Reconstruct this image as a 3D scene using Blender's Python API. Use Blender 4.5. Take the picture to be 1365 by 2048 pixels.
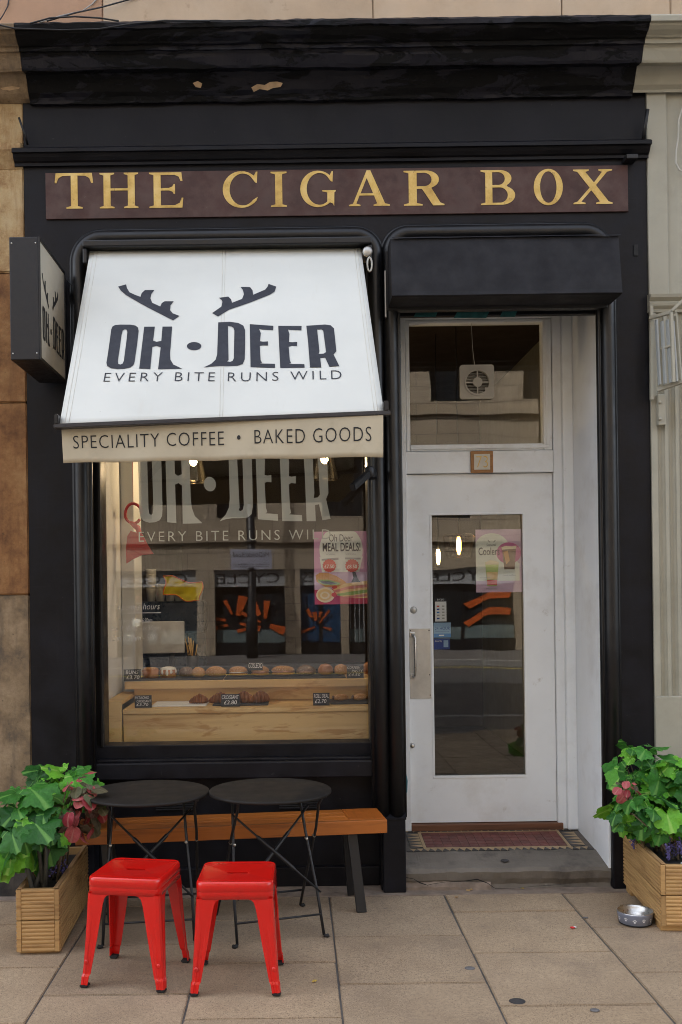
import bpy, bmesh, math, random
from mathutils import Vector, Matrix, noise as mnoise

for o in list(bpy.data.objects):
    bpy.data.objects.remove(o, do_unlink=True)
SC = bpy.context.scene
COL = SC.collection
R = math.radians

# ------------------------------------------------------------------ camera
F, VPX, VPY, EYE, D0, ROLL = 2000.0, 590.0, 1180.0, 1.6, 5.3, 0.0135
cam_data = bpy.data.cameras.new('camera')
cam = bpy.data.objects.new('camera', cam_data)
COL.objects.link(cam)
cam_data.sensor_fit = 'VERTICAL'
cam_data.sensor_height = 36.0
cam_data.sensor_width = 24.0
cam_data.lens = F / 2048 * 36.0
cam_data.shift_x = 92.5 / 2048
cam_data.shift_y = 156.0 / 2048
cam_data.clip_start = 0.05
cam_data.clip_end = 1000
cam.matrix_world = Matrix.Translation((0, -D0, EYE)) @ Matrix.Rotation(R(90), 4, 'X') @ Matrix.Rotation(-ROLL, 4, 'Z')
SC.camera = cam
SC.render.resolution_x, SC.render.resolution_y = 682, 1024

# ------------------------------------------------------------------ sky, sun, exposure
SUN_EL, SUN_AZ = 52.0, -42.0       # the sun stands high behind the shop, so this side of the street lies in open shade
world = bpy.data.worlds.new('World'); SC.world = world; world.use_nodes = True
wn = world.node_tree.nodes; wl = world.node_tree.links; wn.clear()
sky = wn.new('ShaderNodeTexSky'); sky.sky_type = 'NISHITA'; sky.sun_disc = False
sky.sun_elevation = R(SUN_EL); sky.sun_rotation = R(SUN_AZ)
sky.air_density = 1.0; sky.dust_density = 4.0
hs = wn.new('ShaderNodeHueSaturation'); hs.inputs['Saturation'].default_value = 0.45
bg = wn.new('ShaderNodeBackground'); bg.inputs['Strength'].default_value = 0.14
wo = wn.new('ShaderNodeOutputWorld')
wl.new(sky.outputs[0], hs.inputs['Color']); wl.new(hs.outputs[0], bg.inputs[0]); wl.new(bg.outputs[0], wo.inputs[0])
sd = bpy.data.lights.new('sun', 'SUN'); sd.energy = 2.0; sd.angle = R(1.0); sd.color = (1.0, 0.97, 0.93)
sun = bpy.data.objects.new('sun', sd); COL.objects.link(sun)
sdir = Vector((math.sin(R(SUN_AZ)) * math.cos(R(SUN_EL)), math.cos(R(SUN_AZ)) * math.cos(R(SUN_EL)), math.sin(R(SUN_EL))))
sun.rotation_euler = sdir.to_track_quat('Z', 'Y').to_euler()
sun.location = (0, 0, 30)
SC.view_settings.view_transform = 'Standard'
SC.view_settings.look = 'None'
SC.view_settings.gamma = 1.0
SC.view_settings.exposure = 2.3
try: SC.view_settings.use_curve_mapping = False
except Exception: pass
SC.cycles.pixel_filter_type = 'BLACKMAN_HARRIS'; SC.cycles.filter_width = 1.0
SC.cycles.max_bounces = 8
SC.cycles.transparent_max_bounces = 16
SC.cycles.sample_clamp_indirect = 4

# ------------------------------------------------------------------ pixel helpers (a pixel gives a direction; depth Y is given)
def uv(px, py):
    dx, dy = px - VPX, py - VPY
    c, s = math.cos(ROLL), math.sin(ROLL)
    return dx * c - dy * s, dx * s + dy * c
def P(px, py, Y):
    u, v = uv(px, py); d = D0 + Y
    return Vector((u * d / F, Y, EYE - v * d / F))
def PX(px, Y, py=1180): return P(px, py, Y).x
def PZ(py, Y, px=590): return P(px, py, Y).z
def onplane(px, py, p0, n):
    u, v = uv(px, py); d = Vector((u / F, 1, -v / F)); c = Vector((0, -D0, EYE))
    return c + d * ((p0 - c).dot(n) / d.dot(n))

# ------------------------------------------------------------------ materials
def C4(c): return (c[0], c[1], c[2], 1.0)
class NT:
    def __init__(s, name):
        s.m = bpy.data.materials.new(name); s.m.use_nodes = True
        s.t = s.m.node_tree; s.n = s.t.nodes; s.l = s.t.links
        s.n.clear()
        s.out = s.n.new('ShaderNodeOutputMaterial'); s.b = s.n.new('ShaderNodeBsdfPrincipled')
        s.l.new(s.b.outputs[0], s.out.inputs[0])
        s.tc = s.n.new('ShaderNodeTexCoord')
    def noise(s, scale, detail=6, rough=.6, sc3=None, dist=0):
        nd = s.n.new('ShaderNodeTexNoise'); nd.inputs['Scale'].default_value = scale
        nd.inputs['Detail'].default_value = detail; nd.inputs['Roughness'].default_value = rough
        nd.inputs['Distortion'].default_value = dist
        if sc3:
            mp = s.n.new('ShaderNodeMapping'); mp.inputs['Scale'].default_value = sc3
            s.l.new(s.tc.outputs['Object'], mp.inputs[0]); s.l.new(mp.outputs[0], nd.inputs['Vector'])
        else:
            s.l.new(s.tc.outputs['Object'], nd.inputs['Vector'])
        return nd.outputs['Fac']
    def ramp(s, fac, stops):
        r = s.n.new('ShaderNodeValToRGB'); e = r.color_ramp.elements
        while len(e) < len(stops): e.new(.5)
        for i, (p, c) in enumerate(stops):
            e[i].position = p; e[i].color = C4(c) if not isinstance(c, (int, float)) else (c, c, c, 1)
        s.l.new(fac, r.inputs[0]); return r.outputs[0]
    def mix(s, fac, a, b, mode='MIX'):
        m = s.n.new('ShaderNodeMix'); m.data_type = 'RGBA'; m.blend_type = mode
        for sock, v in ((m.inputs[0], fac), (m.inputs[6], a), (m.inputs[7], b)):
            if isinstance(v, (int, float)): sock.default_value = v
            elif isinstance(v, tuple): sock.default_value = C4(v)
            else: s.l.new(v, sock)
        return m.outputs[2]
    def math(s, op, a, b=0.0):
        m = s.n.new('ShaderNodeMath'); m.operation = op
        for i, v in enumerate((a, b)):
            if isinstance(v, (int, float)): m.inputs[i].default_value = v
            else: s.l.new(v, m.inputs[i])
        return m.outputs[0]
    def bump(s, h, strength=.3, dist=.003):
        b = s.n.new('ShaderNodeBump'); b.inputs['Strength'].default_value = strength; b.inputs['Distance'].default_value = dist
        s.l.new(h, b.inputs['Height']); s.l.new(b.outputs[0], s.b.inputs['Normal'])
    def set(s, **k):
        for key, v in k.items():
            sock = s.b.inputs[key.replace('_', ' ')]
            if isinstance(v, (int, float)): sock.default_value = v
            elif isinstance(v, tuple): sock.default_value = C4(v)
            else: s.l.new(v, sock)
    def objrand(s):
        o = s.n.new('ShaderNodeObjectInfo'); return o.outputs['Random']
MATS = {}
def pm(name, col, rough=.6, nscale=6, var=.18, bump=.15, bscale=80, metal=0, rvar=.1, dirt=None, rnd=0, coat=0, spec=.5, bdist=.002):
    """painted / plain surface: base colour, soft variation, fine relief, optional dirt (scale, colour, lo, hi)"""
    t = NT(name)
    c = t.ramp(t.noise(nscale), [(.3, tuple(x * (1 - var) for x in col)), (.7, tuple(min(1, x * (1 + var)) for x in col))])
    if dirt:
        for (sc, dc, lo, hi) in (dirt if isinstance(dirt, list) else [dirt]):
            c = t.mix(t.ramp(t.noise(sc, 8, .65), [(lo, 0.0), (hi, 1.0)]), c, dc)
    if rnd:
        r = t.objrand()
        c = t.mix(1.0, c, t.ramp(r, [(0, (1 - rnd,) * 3), (1, (1 + rnd * .0 + 0.0,) * 3)]), 'MULTIPLY')
    t.set(Base_Color=c, Metallic=metal, Coat_Weight=coat, Specular_IOR_Level=spec)
    t.set(Roughness=t.ramp(t.noise(nscale * 3), [(.3, max(0.02, rough - rvar)), (.7, min(1, rough + rvar))]))
    if bump: t.bump(t.noise(bscale, 5), bump, bdist)
    MATS[name] = t.m
    return t.m
def wood(name, c1, c2, axis='X', scale=6, rough=.5, rnd=.2, coat=0, knots=None):
    t = NT(name)
    sc = [14, 14, 14]; sc['XYZ'.index(axis)] = 1.0
    g = t.noise(scale, 8, .65, sc3=tuple(sc), dist=.6)
    c = t.ramp(g, [(.28, c2), (.5, c1), (.75, tuple(x * .8 + y * .2 for x, y in zip(c1, c2)))])
    if knots:
        kc = [3, 3, 12]; 
        c = t.mix(t.ramp(t.noise(knots[0], 4, .6, sc3=(1.2, 1, 6), dist=1.5), [(knots[1], 0.0), (knots[1] + .08, .75)]), c, knots[2])
    if rnd:
        c = t.mix(1.0, c, t.ramp(t.objrand(), [(0, (1 - rnd,) * 3), (1, (1.0,) * 3)]), 'MULTIPLY')
    t.set(Base_Color=c, Roughness=rough, Coat_Weight=coat)
    t.bump(g, .25, .0015)
    MATS[name] = t.m
    return t.m

BLK = (.0125, .0125, .0165)
def black_paint(name, peel=False):
    t = NT(name)
    c = t.ramp(t.noise(3.5, 9, .75), [(.36, (.0024, .0024, .0038)), (.64, (.0088, .0088, .0125))])
    c = t.mix(t.ramp(t.noise(9, 8, .7, sc3=(.3, 1, 5)), [(.56, 0.0), (.70, .45)]), c, (.0125, .0125, .0165))
    streak = t.noise(5, 6, .7, sc3=(6, 1, .35))
    c = t.mix(t.ramp(streak, [(.58, 0.0), (.78, .5)]), c, (.0145, .0142, .018))
    c = t.mix(t.ramp(t.noise(42, 3, .5), [(.72, 0.0), (.76, .40)]), c, (.075, .072, .07))
    rough = t.ramp(t.noise(7, 5), [(.3, .36), (.7, .58)])
    hgt = t.noise(45, 6, .65)
    if peel:
        flake = t.noise(4.2, 9, .72, sc3=(.55, 1, 2.2), dist=.8)
        edge = t.ramp(flake, [(.50, 0.0), (.512, 1.0)])
        c = t.mix(edge, (.0018, .0018, .0022), (.0092, .0092, .0145))
        bare = t.ramp(t.noise(5.1, 9, .68, sc3=(.9, 1, 2.2), dist=.5), [(.755, 0.0), (.762, 1.0)])
        c = t.mix(bare, c, (.30, .20, .115))
        hgt = t.math('ADD', t.math('MULTIPLY', hgt, .35), t.math('MULTIPLY', edge, .8))
        rough = t.ramp(flake, [(.49, .75), (.52, .42)])
        t.bump(hgt, .7, .006)
    else:
        t.bump(hgt, .28, .0016)
    t.set(Base_Color=c, Roughness=rough, Specular_IOR_Level=.22)
    MATS[name] = t.m
    return t.m
M_BLACK = black_paint('black_shop_paint')
M_PEEL = black_paint('peeling_black_paint', True)
M_MOULD = pm('satin_black_moulding', (.0045, .0045, .0055), .38, 5, .25, .12, 50, dirt=(30, (.09, .09, .09), .74, .78))
M_BLACKMETAL = pm('black_powder_coat', (.0075, .0075, .009), .45, 20, .2, .06, 300)
M_CANOPY = pm('black_canopy_fabric', (.0055, .0055, .0085), .8, 3, .15, .2, 700, bdist=.0008)
M_DARKFRAME = pm('dark_grey_aluminium', (.045, .045, .052), .38, 15, .1, .03, 200, metal=.3)
M_SIGNEDGE = pm('charcoal_sign_casing', (.007, .007, .0095), .5, 12, .12, .05, 300)
M_CREAM = pm('cream_sign_face', (.50, .46, .37), .45, 4, .05, .03, 100)
M_WHITE = pm('white_door_paint', (.83, .865, .875), .42, 2.2, .05, .12, 30, dirt=[(3.1, (.66, .66, .63), .50, .80), (11, (.50, .48, .43), .64, .80), (38, (.25, .22, .18), .72, .78)])
M_WHITEWALL = pm('white_reveal_paint', (.85, .88, .90), .5, 1.6, .05, .25, 14, dirt=[(2.3, (.62, .62, .61), .52, .82), (26, (.22, .2, .18), .74, .79)])
M_STEEL = pm('brushed_steel', (.55, .54, .51), .32, 30, .08, .05, 200, metal=1)
M_STEELPLATE = pm('aged_steel_plate', (.52, .51, .475), .40, 9, .15, .06, 120, metal=.7, dirt=(25, (.25, .22, .17), .68, .74))
M_RED = pm('red_gloss_enamel', (.60, .009, .006), .17, 4, .05, .015, 25, rvar=.05, coat=.35, dirt=[(9, (.42, .008, .007), .55, .8), (75, (.20, .03, .02), .735, .76)])
M_RUBBER = pm('black_rubber', (.012, .012, .012), .8)
M_TABLE = pm('dark_table_enamel', (.0105, .0088, .0075), .62, 3, .12, .05, 300, spec=.3)
M_BENCH = wood('varnished_orange_wood', (.50, .150, .020), (.20, .050, .008), 'X', 2.2, .40, .32, coat=.12)
M_BENCHEND = wood('varnished_wood_end', (.42, .115, .016), (.16, .038, .007), 'Y', 2.2, .36, .3, coat=.25)
M_PINE = wood('planter_softwood', (.50, .30, .115), (.24, .120, .038), 'X', 2.5, .65, .28)
M_PINEY = wood('planter_softwood_long', (.36, .21, .09), (.16, .085, .034), 'Y', 2.5, .68, .28)
M_SHELF = wood('pale_display_wood', (.70, .47, .20), (.50, .29, .105), 'X', .9, .45, .1, knots=(2.0, .555, (.44, .22, .06)))
M_BROWNSIGN = pm('worn_brown_signboard', (.050, .017, .012), .6, 3.5, .35, .3, 30, dirt=[(6, (.080, .041, .033), .42, .62), (24, (.13, .11, .10), .70, .76), (3, (.03, .012, .010), .55, .75)])
def gold():
    t = NT('worn_gold_leaf')
    c = t.ramp(t.noise(9, 8, .7), [(.3, (.42, .25, .055)), (.5, (.62, .42, .12)), (.68, (.72, .54, .22))])
    c = t.mix(t.ramp(t.noise(30, 8, .75, sc3=(1, 1, .5)), [(.60, 0.0), (.66, .75)]), c, (.20, .11, .035))
    t.set(Base_Color=c, Roughness=.42, Metallic=.25); t.bump(t.noise(60), .2, .001); return t.m
M_GOLD = gold()
M_INK = pm('charcoal_ink', (.022, .025, .036), .7, 10, .15, 0)
M_INKBLK = pm('black_ink', (.012, .012, .013), .7, 10, .15, 0)
M_WHITEINK = pm('white_chalk_ink', (.72, .72, .70), .8, 40, .2, 0)
def awning():
    t = NT('white_awning_canvas')
    c = t.ramp(t.noise(1.6, 6, .6), [(.3, (.65, .665, .625)), (.7, (.74, .755, .71))])
    c = t.mix(t.ramp(t.noise(4, 7, .7, sc3=(4, 1, .5)), [(.60, 0.0), (.8, .5)]), c, (.62, .60, .53))
    c = t.mix(t.ramp(t.noise(50, 3), [(.755, 0.0), (.775, .55)]), c, (.35, .32, .27))
    t.set(Base_Color=c, Roughness=.85); t.bump(t.noise(500, 2), .12, .0006)
    tr = t.n.new('ShaderNodeBsdfTranslucent'); tr.inputs[0].default_value = (.62, .56, .42, 1)
    mx = t.n.new('ShaderNodeMixShader'); mx.inputs[0].default_value = .12
    t.l.new(t.b.outputs[0], mx.inputs[1]); t.l.new(tr.outputs[0], mx.inputs[2]); t.l.new(mx.outputs[0], t.out.inputs[0])
    return t.m
M_AWN = awning()
M_VAL = pm('beige_valance_canvas', (.50, .44, .32), .85, 2.5, .07, .12, 500, dirt=(6, (.36, .31, .22), .55, .85), bdist=.0006)
def glass(name, refl, wob, tint=(1, 1, 1)):
    t = NT(name); t.n.remove(t.b)
    tp = t.n.new('ShaderNodeBsdfTransparent'); tp.inputs[0].default_value = C4(tint)
    gl = t.n.new('ShaderNodeBsdfGlossy'); gl.inputs['Roughness'].default_value = 0.0
    gl.inputs['Color'].default_value = (1, 1, 1, 1)
    if wob:
        b = t.n.new('ShaderNodeBump'); b.inputs['Strength'].default_value = wob; b.inputs['Distance'].default_value = .01
        t.l.new(t.noise(2.2, 1, .4), b.inputs['Height']); t.l.new(b.outputs[0], gl.inputs['Normal'])
    lw = t.n.new('ShaderNodeLayerWeight'); lw.inputs['Blend'].default_value = .35
    fac = t.math('ADD', t.math('MULTIPLY', lw.outputs['Facing'], .35), refl)
    mx = t.n.new('ShaderNodeMixShader'); t.l.new(fac, mx.inputs[0])
    t.l.new(tp.outputs[0], mx.inputs[1]); t.l.new(gl.outputs[0], mx.inputs[2])
    if wob:     # dust and wiped smears on the pane
        df = t.n.new('ShaderNodeBsdfDiffuse'); df.inputs[0].default_value = (.55, .54, .50, 1)
        sm = t.ramp(t.noise(3.2, 9, .75, sc3=(1.4, 1, .8), dist=1.2), [(.42, .0), (.72, .009)])
        m2 = t.n.new('ShaderNodeMixShader'); t.l.new(sm, m2.inputs[0]); t.l.new(mx.outputs[0], m2.inputs[1]); t.l.new(df.outputs[0], m2.inputs[2]); mx = m2
    t.l.new(mx.outputs[0], t.out.inputs[0])
    return t.m
M_GLASS = glass('shop_window_glass', .036, .035)
M_DGLASS = glass('old_door_glass', .044, .10, (.95, .95, .93))
M_CLEAR = glass('clear_lamp_glass', .10, 0, (.93, .86, .72))
def frosted(name, col, op):
    t = NT(name); t.set(Base_Color=col, Roughness=.8)
    tp = t.n.new('ShaderNodeBsdfTransparent'); mx = t.n.new('ShaderNodeMixShader'); mx.inputs[0].default_value = op
    t.l.new(tp.outputs[0], mx.inputs[1]); t.l.new(t.b.outputs[0], mx.inputs[2]); t.l.new(mx.outputs[0], t.out.inputs[0]); return t.m
M_FROST = frosted('frosted_window_vinyl', (.58, .60, .53), .72)
M_SAND = pm('buff_ashlar_stone', (.48, .36, .245), .85, 2.5, .14, .5, 45, dirt=[(1.4, (.55, .44, .32), .45, .75), (9, (.28, .19, .12), .62, .80)], rnd=.12)
M_PINKSAND = pm('pink_ashlar_stone', (.42, .26, .165), .85, 2.5, .14, .5, 45, dirt=[(1.6, (.34, .19, .105), .45, .75)], rnd=.1)
def ochre(name, base, stain, pale):
    t = NT(name)
    c = t.ramp(t.noise(3.4, 11, .75), [(.36, stain), (.5, base), (.63, pale)])
    c = t.mix(t.ramp(t.noise(3.5, 7, .7, sc3=(5, 1, .6)), [(.5, 0.0), (.72, .7)]), c, stain)
    c = t.mix(t.ramp(t.noise(30, 6, .75), [(.63, 0.0), (.70, .85)]), c, tuple(x * .18 for x in base))
    c = t.mix(t.ramp(t.noise(6, 9, .75), [(.68, 0.0), (.72, .8)]), c, (.36, .30, .22))
    t.set(Base_Color=c, Roughness=.88); t.bump(t.noise(22, 10, .78), .9, .009); return t.m
M_OCHRE = ochre('stained_ochre_sandstone', (.26, .125, .045), (.12, .050, .018), (.36, .20, .082))
M_CREAMST = ochre('flaking_cream_sandstone', (.44, .31, .155), (.22, .105, .036), (.50, .39, .23))
M_GREYST = ochre('weathered_grey_sandstone', (.21, .145, .082), (.075, .062, .048), (.32, .235, .145))
M_DARKST = ochre('sooty_base_stone', (.055, .048, .042), (.022, .020, .019), (.095, .08, .065))
M_SAGE = pm('sage_green_paint', (.355, .338, .268), .55, 3, .07, .2, 25, dirt=[(2.4, (.26, .25, .19), .50, .80), (16, (.20, .18, .14), .72, .77)])
M_SLAB = None
def slab():
    t = NT('brown_paving_stone')
    c = t.ramp(t.noise(2.2, 8, .68), [(.32, (.315, .232, .150)), (.68, (.465, .355, .234))])
    c = t.mix(t.ramp(t.noise(55, 5, .7), [(.42, .45), (.56, 0.0)]), c, (.235, .175, .115))
    sp = t.noise(190, 3, .6)
    c = t.mix(t.ramp(sp, [(.36, 1.0), (.44, 0.0)]), c, (.17, .120, .08))
    c = t.mix(t.ramp(sp, [(.60, 0.0), (.68, .8)]), c, (.55, .44, .33))
    c = t.mix(t.ramp(t.noise(3.2, 8, .68), [(.52, 0.0), (.74, .6)]), c, (.21, .158, .115))
    c = t.mix(t.ramp(t.noise(13, 5, .6), [(.685, 0.0), (.705, .7)]), c, (.12, .105, .09))
    c = t.mix(1.0, c, t.ramp(t.objrand(), [(0, (.80, .79, .78)), (.5, (.93, .92, .91)), (1, (1.0, .98, .94))]), 'MULTIPLY')
    t.set(Base_Color=c, Roughness=.72); t.bump(t.noise(150, 4, .7), .45, .0025); return t.m
M_SLAB = slab()
M_MORTAR = pm('grey_mortar', (.10, .092, .085), .95, 8, .25, .5, 90)
M_ASPHALT = pm('asphalt', (.05, .05, .052), .85, 5, .2, .5, 150)
M_KERB = pm('granite_kerb', (.24, .23, .22), .8, 5, .2, .4, 90)
M_STEP = pm('worn_grey_step_stone', (.155, .135, .110), .85, 3.5, .25, .6, 30, dirt=[(6, (.07, .06, .05), .52, .72), (14, (.26, .23, .19), .66, .76)], bdist=.005)
M_RUBBLE = pm('broken_cement', (.22, .17, .13), .95, 12, .3, .8, 25, bdist=.006)
M_TILERED = pm('oxblood_tile', (.155, .040, .032), .5, 14, .22, .15, 60, rnd=.35)
M_TILEBUFF = pm('buff_tile', (.40, .285, .155), .55, 12, .15, .15, 60, rnd=.25)
M_TILEBLK = pm('black_tile', (.035, .032, .030), .5, 12, .2, .15, 60, rnd=.2)
M_GROUT = pm('tile_grout', (.11, .095, .08), .95, 20, .2, .3, 100)
M_SOIL = pm('black_liner', (.008, .008, .008), .7)
M_STEM = pm('plant_stem', (.16, .12, .07), .8, 20, .3, .4, 60)
M_STEMDK = pm('dark_plant_stem', (.035, .035, .025), .7, 20, .3, .4, 60)
def leafmat(name, c1, c2, vein, tr=.18):
    t = NT(name)
    c = t.mix(t.objrand(), c1, c2)
    c = t.mix(t.ramp(t.noise(9, 4), [(.4, 0.0), (.75, .45)]), c, tuple(x * .6 for x in c1))
    # pale veins running out from the leaf base
    sep = t.n.new('ShaderNodeSeparateXYZ'); t.l.new(t.tc.outputs['Object'], sep.inputs[0])
    ang = t.math('ARCTAN2', sep.outputs[0], sep.outputs[1])
    vv = t.math('ABSOLUTE', t.math('SINE', t.math('MULTIPLY', ang, 2.5)))
    c = t.mix(t.ramp(vv, [(.93, 0.0), (.995, .0)]), c, vein)
    vv2 = t.math('ABSOLUTE', t.math('COSINE', t.math('MULTIPLY', ang, 2.5)))
    c = t.mix(t.ramp(vv2, [(.970, 0.0), (.998, .70)]), c, vein)
    t.set(Base_Color=c, Roughness=.45, Specular_IOR_Level=.3)
    t.bump(t.math('ADD', t.math('MULTIPLY', vv2, .6), t.noise(14, 3)), .25, .02)
    tl = t.n.new('ShaderNodeBsdfTranslucent'); t.l.new(c, tl.inputs[0])
    mx = t.n.new('ShaderNodeMixShader'); mx.inputs[0].default_value = tr
    t.l.new(t.b.outputs[0], mx.inputs[1]); t.l.new(tl.outputs[0], mx.inputs[2]); t.l.new(mx.outputs[0], t.out.inputs[0])
    return t.m
M_LEAF = leafmat('dark_green_leaf', (.016, .085, .014), (.060, .25, .030), (.17, .38, .08))
M_LEAFB = leafmat('bright_green_leaf', (.090, .33, .025), (.17, .46, .035), (.33, .56, .12))
M_LEAFR = leafmat('crimson_leaf', (.30, .030, .045), (.52, .13, .13), (.48, .22, .19))
M_LEAFBR = leafmat('bronze_leaf', (.10, .055, .045), (.13, .15, .075), (.2, .18, .12))
M_LILAC = pm('lavender_flower', (.10, .08, .22), .8, 30, .3, .2)
M_PALEFL = pm('pale_silver_flower', (.55, .58, .58), .8, 30, .15, .2)
M_ORANGEFL = pm('orange_flower', (.65, .10, .02), .7)

# ------------------------------------------------------------------ mesh helpers
def link(o, parent=None):
    COL.objects.link(o)
    if parent is not None:
        o.parent = parent
    return o
def tag(o, label=None, cat=None, group=None, kind=None):
    if label: o['label'] = label
    if cat: o['category'] = cat
    if group: o['group'] = group
    if kind: o['kind'] = kind
    return o
def thing(name, label, cat, loc=(0, 0, 0), rz=0, group=None):
    o = bpy.data.objects.new(name, None); o.empty_display_size = .05
    COL.objects.link(o); o.location = loc; o.rotation_euler = (0, 0, rz)
    return tag(o, label, cat, group)
def finish(name, bm, mat, parent=None, smooth=False, world=True):
    """world=True: the verts are world coordinates and the parent only has a location"""
    me = bpy.data.meshes.new(name); bm.to_mesh(me); bm.free()
    if smooth:
        for p in me.polygons: p.use_smooth = True
    mats = mat if isinstance(mat, (list, tuple)) else [mat]
    for m in mats: me.materials.append(m)
    o = bpy.data.objects.new(name, me); link(o, parent)
    if parent is not None and world:
        off = Vector((0, 0, 0)); q = parent
        while q is not None: off += q.location; q = q.parent
        o.location = -off
    return o
def bm_box(bm, x0, x1, y0, y1, z0, z1):
    vs = [bm.verts.new((x, y, z)) for z in (z0, z1) for y in (y0, y1) for x in (x0, x1)]
    f = [(0, 2, 3, 1), (4, 5, 7, 6), (0, 1, 5, 4), (2, 6, 7, 3), (0, 4, 6, 2), (1, 3, 7, 5)]
    return [bm.faces.new([vs[i] for i in q]) for q in f]
def box(name, x0, x1, y0, y1, z0, z1, mat, parent=None, bev=.004, world=True, seg=2):
    bm = bmesh.new(); bm_box(bm, x0, x1, y0, y1, z0, z1)
    if bev: bmesh.ops.bevel(bm, geom=bm.edges[:], offset=bev, segments=seg, affect='EDGES', profile=.5)
    return finish(name, bm, mat, parent, False, world)
def bm_tube(bm, pts, r, n=8, cap=True):
    pts = [Vector(p) for p in pts]; rs = r if isinstance(r, (list, tuple)) else [r] * len(pts)
    rings = []; prev = None
    for i, p in enumerate(pts):
        a = pts[max(i - 1, 0)]; b = pts[min(i + 1, len(pts) - 1)]
        t = (b - a).normalized()
        if prev is None:
            up = Vector((0, 0, 1)) if abs(t.z) < .9 else Vector((1, 0, 0))
            nx = t.cross(up).normalized()
        else:
            nx = (prev - t * prev.dot(t)).normalized()
        prev = nx; ny = t.cross(nx)
        rings.append([bm.verts.new(p + (nx * math.cos(2 * math.pi * k / n) + ny * math.sin(2 * math.pi * k / n)) * rs[i]) for k in range(n)])
    for a, b in zip(rings, rings[1:]):
        for k in range(n): bm.faces.new((a[k], a[(k + 1) % n], b[(k + 1) % n], b[k]))
    if cap:
        bm.faces.new(rings[0][::-1]); bm.faces.new(rings[-1])
def tube(name, pts, r, mat, parent=None, n=8, world=True):
    bm = bmesh.new(); bm_tube(bm, pts, r, n)
    bmesh.ops.recalc_face_normals(bm, faces=bm.faces[:])
    return finish(name, bm, mat, parent, True, world)
def lathe(name, prof, mat, parent=None, n=24, center=(0, 0, 0), world=True, axis='Z', close=True):
    bm = bmesh.new(); rings = []
    c = Vector(center)
    for (r, h) in prof:
        ring = []
        for k in range(n):
            a = 2 * math.pi * k / n; x, y = r * math.cos(a), r * math.sin(a)
            ring.append(bm.verts.new(c + (Vector((x, y, h)) if axis == 'Z' else Vector((x, h, y)))))
        rings.append(ring)
    for a, b in zip(rings, rings[1:]):
        for k in range(n): bm.faces.new((a[k], a[(k + 1) % n], b[(k + 1) % n], b[k]))
    if close:
        bm.faces.new(rings[0]); bm.faces.new(rings[-1])
    bmesh.ops.recalc_face_normals(bm, faces=bm.faces[:])
    return finish(name, bm, mat, parent, True, world)
def extrude_profile(name, prof, x0, x1, mat, parent=None, nseg=1, jitter=0, closed=True, seed=0, world=True):
    """closed (y,z) profile swept along X"""
    bm = bmesh.new(); rows = []
    for i in range(nseg + 1):
        x = x0 + (x1 - x0) * i / nseg; row = []
        for j, (y, z) in enumerate(prof):
            d = Vector((0, 0, 0))
            if jitter:
                q = Vector((x * 6 + seed, y * 9 + j * .7, z * 9)); q2 = q * 4.3
                d = Vector((0, mnoise.noise(q) + .5 * mnoise.noise(q2), mnoise.noise(q + Vector((9, 3, 1))) + .5 * mnoise.noise(q2 + Vector((5, 0, 0))))) * jitter
            row.append(bm.verts.new((x, y + d.y, z + d.z)))
        rows.append(row)
    n = len(prof)
    for a, b in zip(rows, rows[1:]):
        for k in range(n if closed else n - 1):
            bm.faces.new((a[k], b[k], b[(k + 1) % n], a[(k + 1) % n]))
    if closed:
        bm.faces.new(rows[0]); bm.faces.new(rows[-1][::-1])
    bmesh.ops.recalc_face_normals(bm, faces=bm.faces[:])
    return finish(name, bm, mat, parent, False, world)
def loops_mesh(loops, extrude):
    """2D loops (even-odd) filled and extruded through a 2D curve; returns a mesh in the XY plane"""
    cu = bpy.data.curves.new('shape', 'CURVE'); cu.dimensions = '2D'; cu.fill_mode = 'BOTH'; cu.extrude = extrude
    for lp in loops:
        sp = cu.splines.new('POLY'); sp.points.add(len(lp) - 1); sp.use_cyclic_u = True
        for p, q in zip(sp.points, lp): p.co = (q[0], q[1], 0, 1)
    ob = bpy.data.objects.new('shape', cu)
    me = bpy.data.meshes.new_from_object(ob)
    bpy.data.objects.remove(ob); bpy.data.curves.remove(cu)
    me.materials.clear()
    return me
def mesh_obj(name, me, mat, parent=None, world=True):
    me.materials.clear(); me.materials.append(mat); me.name = name
    o = bpy.data.objects.new(name, me); link(o, parent)
    if parent is not None and world:
        off = Vector((0, 0, 0)); q = parent
        while q is not None: off += q.location; q = q.parent
        o.location = -off
    return o
def shape(name, loops, extrude, fn, mat, parent=None):
    """filled 2D loops placed in the world: fn(x, y, h) -> world point"""
    me = loops_mesh(loops, extrude)
    for v in me.vertices: v.co = fn(v.co.x, v.co.y, v.co.z)
    return mesh_obj(name, me, mat, parent)
def xz(Y): return lambda x, y, h: Vector((x, Y - h, y))
def text_mesh(s, thin=0.0, extrude=0.0, spacing=1.0, shear=0):
    cu = bpy.data.curves.new('writing', 'FONT'); cu.body = s; cu.offset = thin; cu.extrude = extrude; cu.space_character = spacing
    cu.resolution_u = 3; cu.shear = shear; cu.align_x = 'LEFT'
    ob = bpy.data.objects.new('writing', cu)
    me = bpy.data.meshes.new_from_object(ob)
    bpy.data.objects.remove(ob); bpy.data.curves.remove(cu)
    return me
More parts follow.
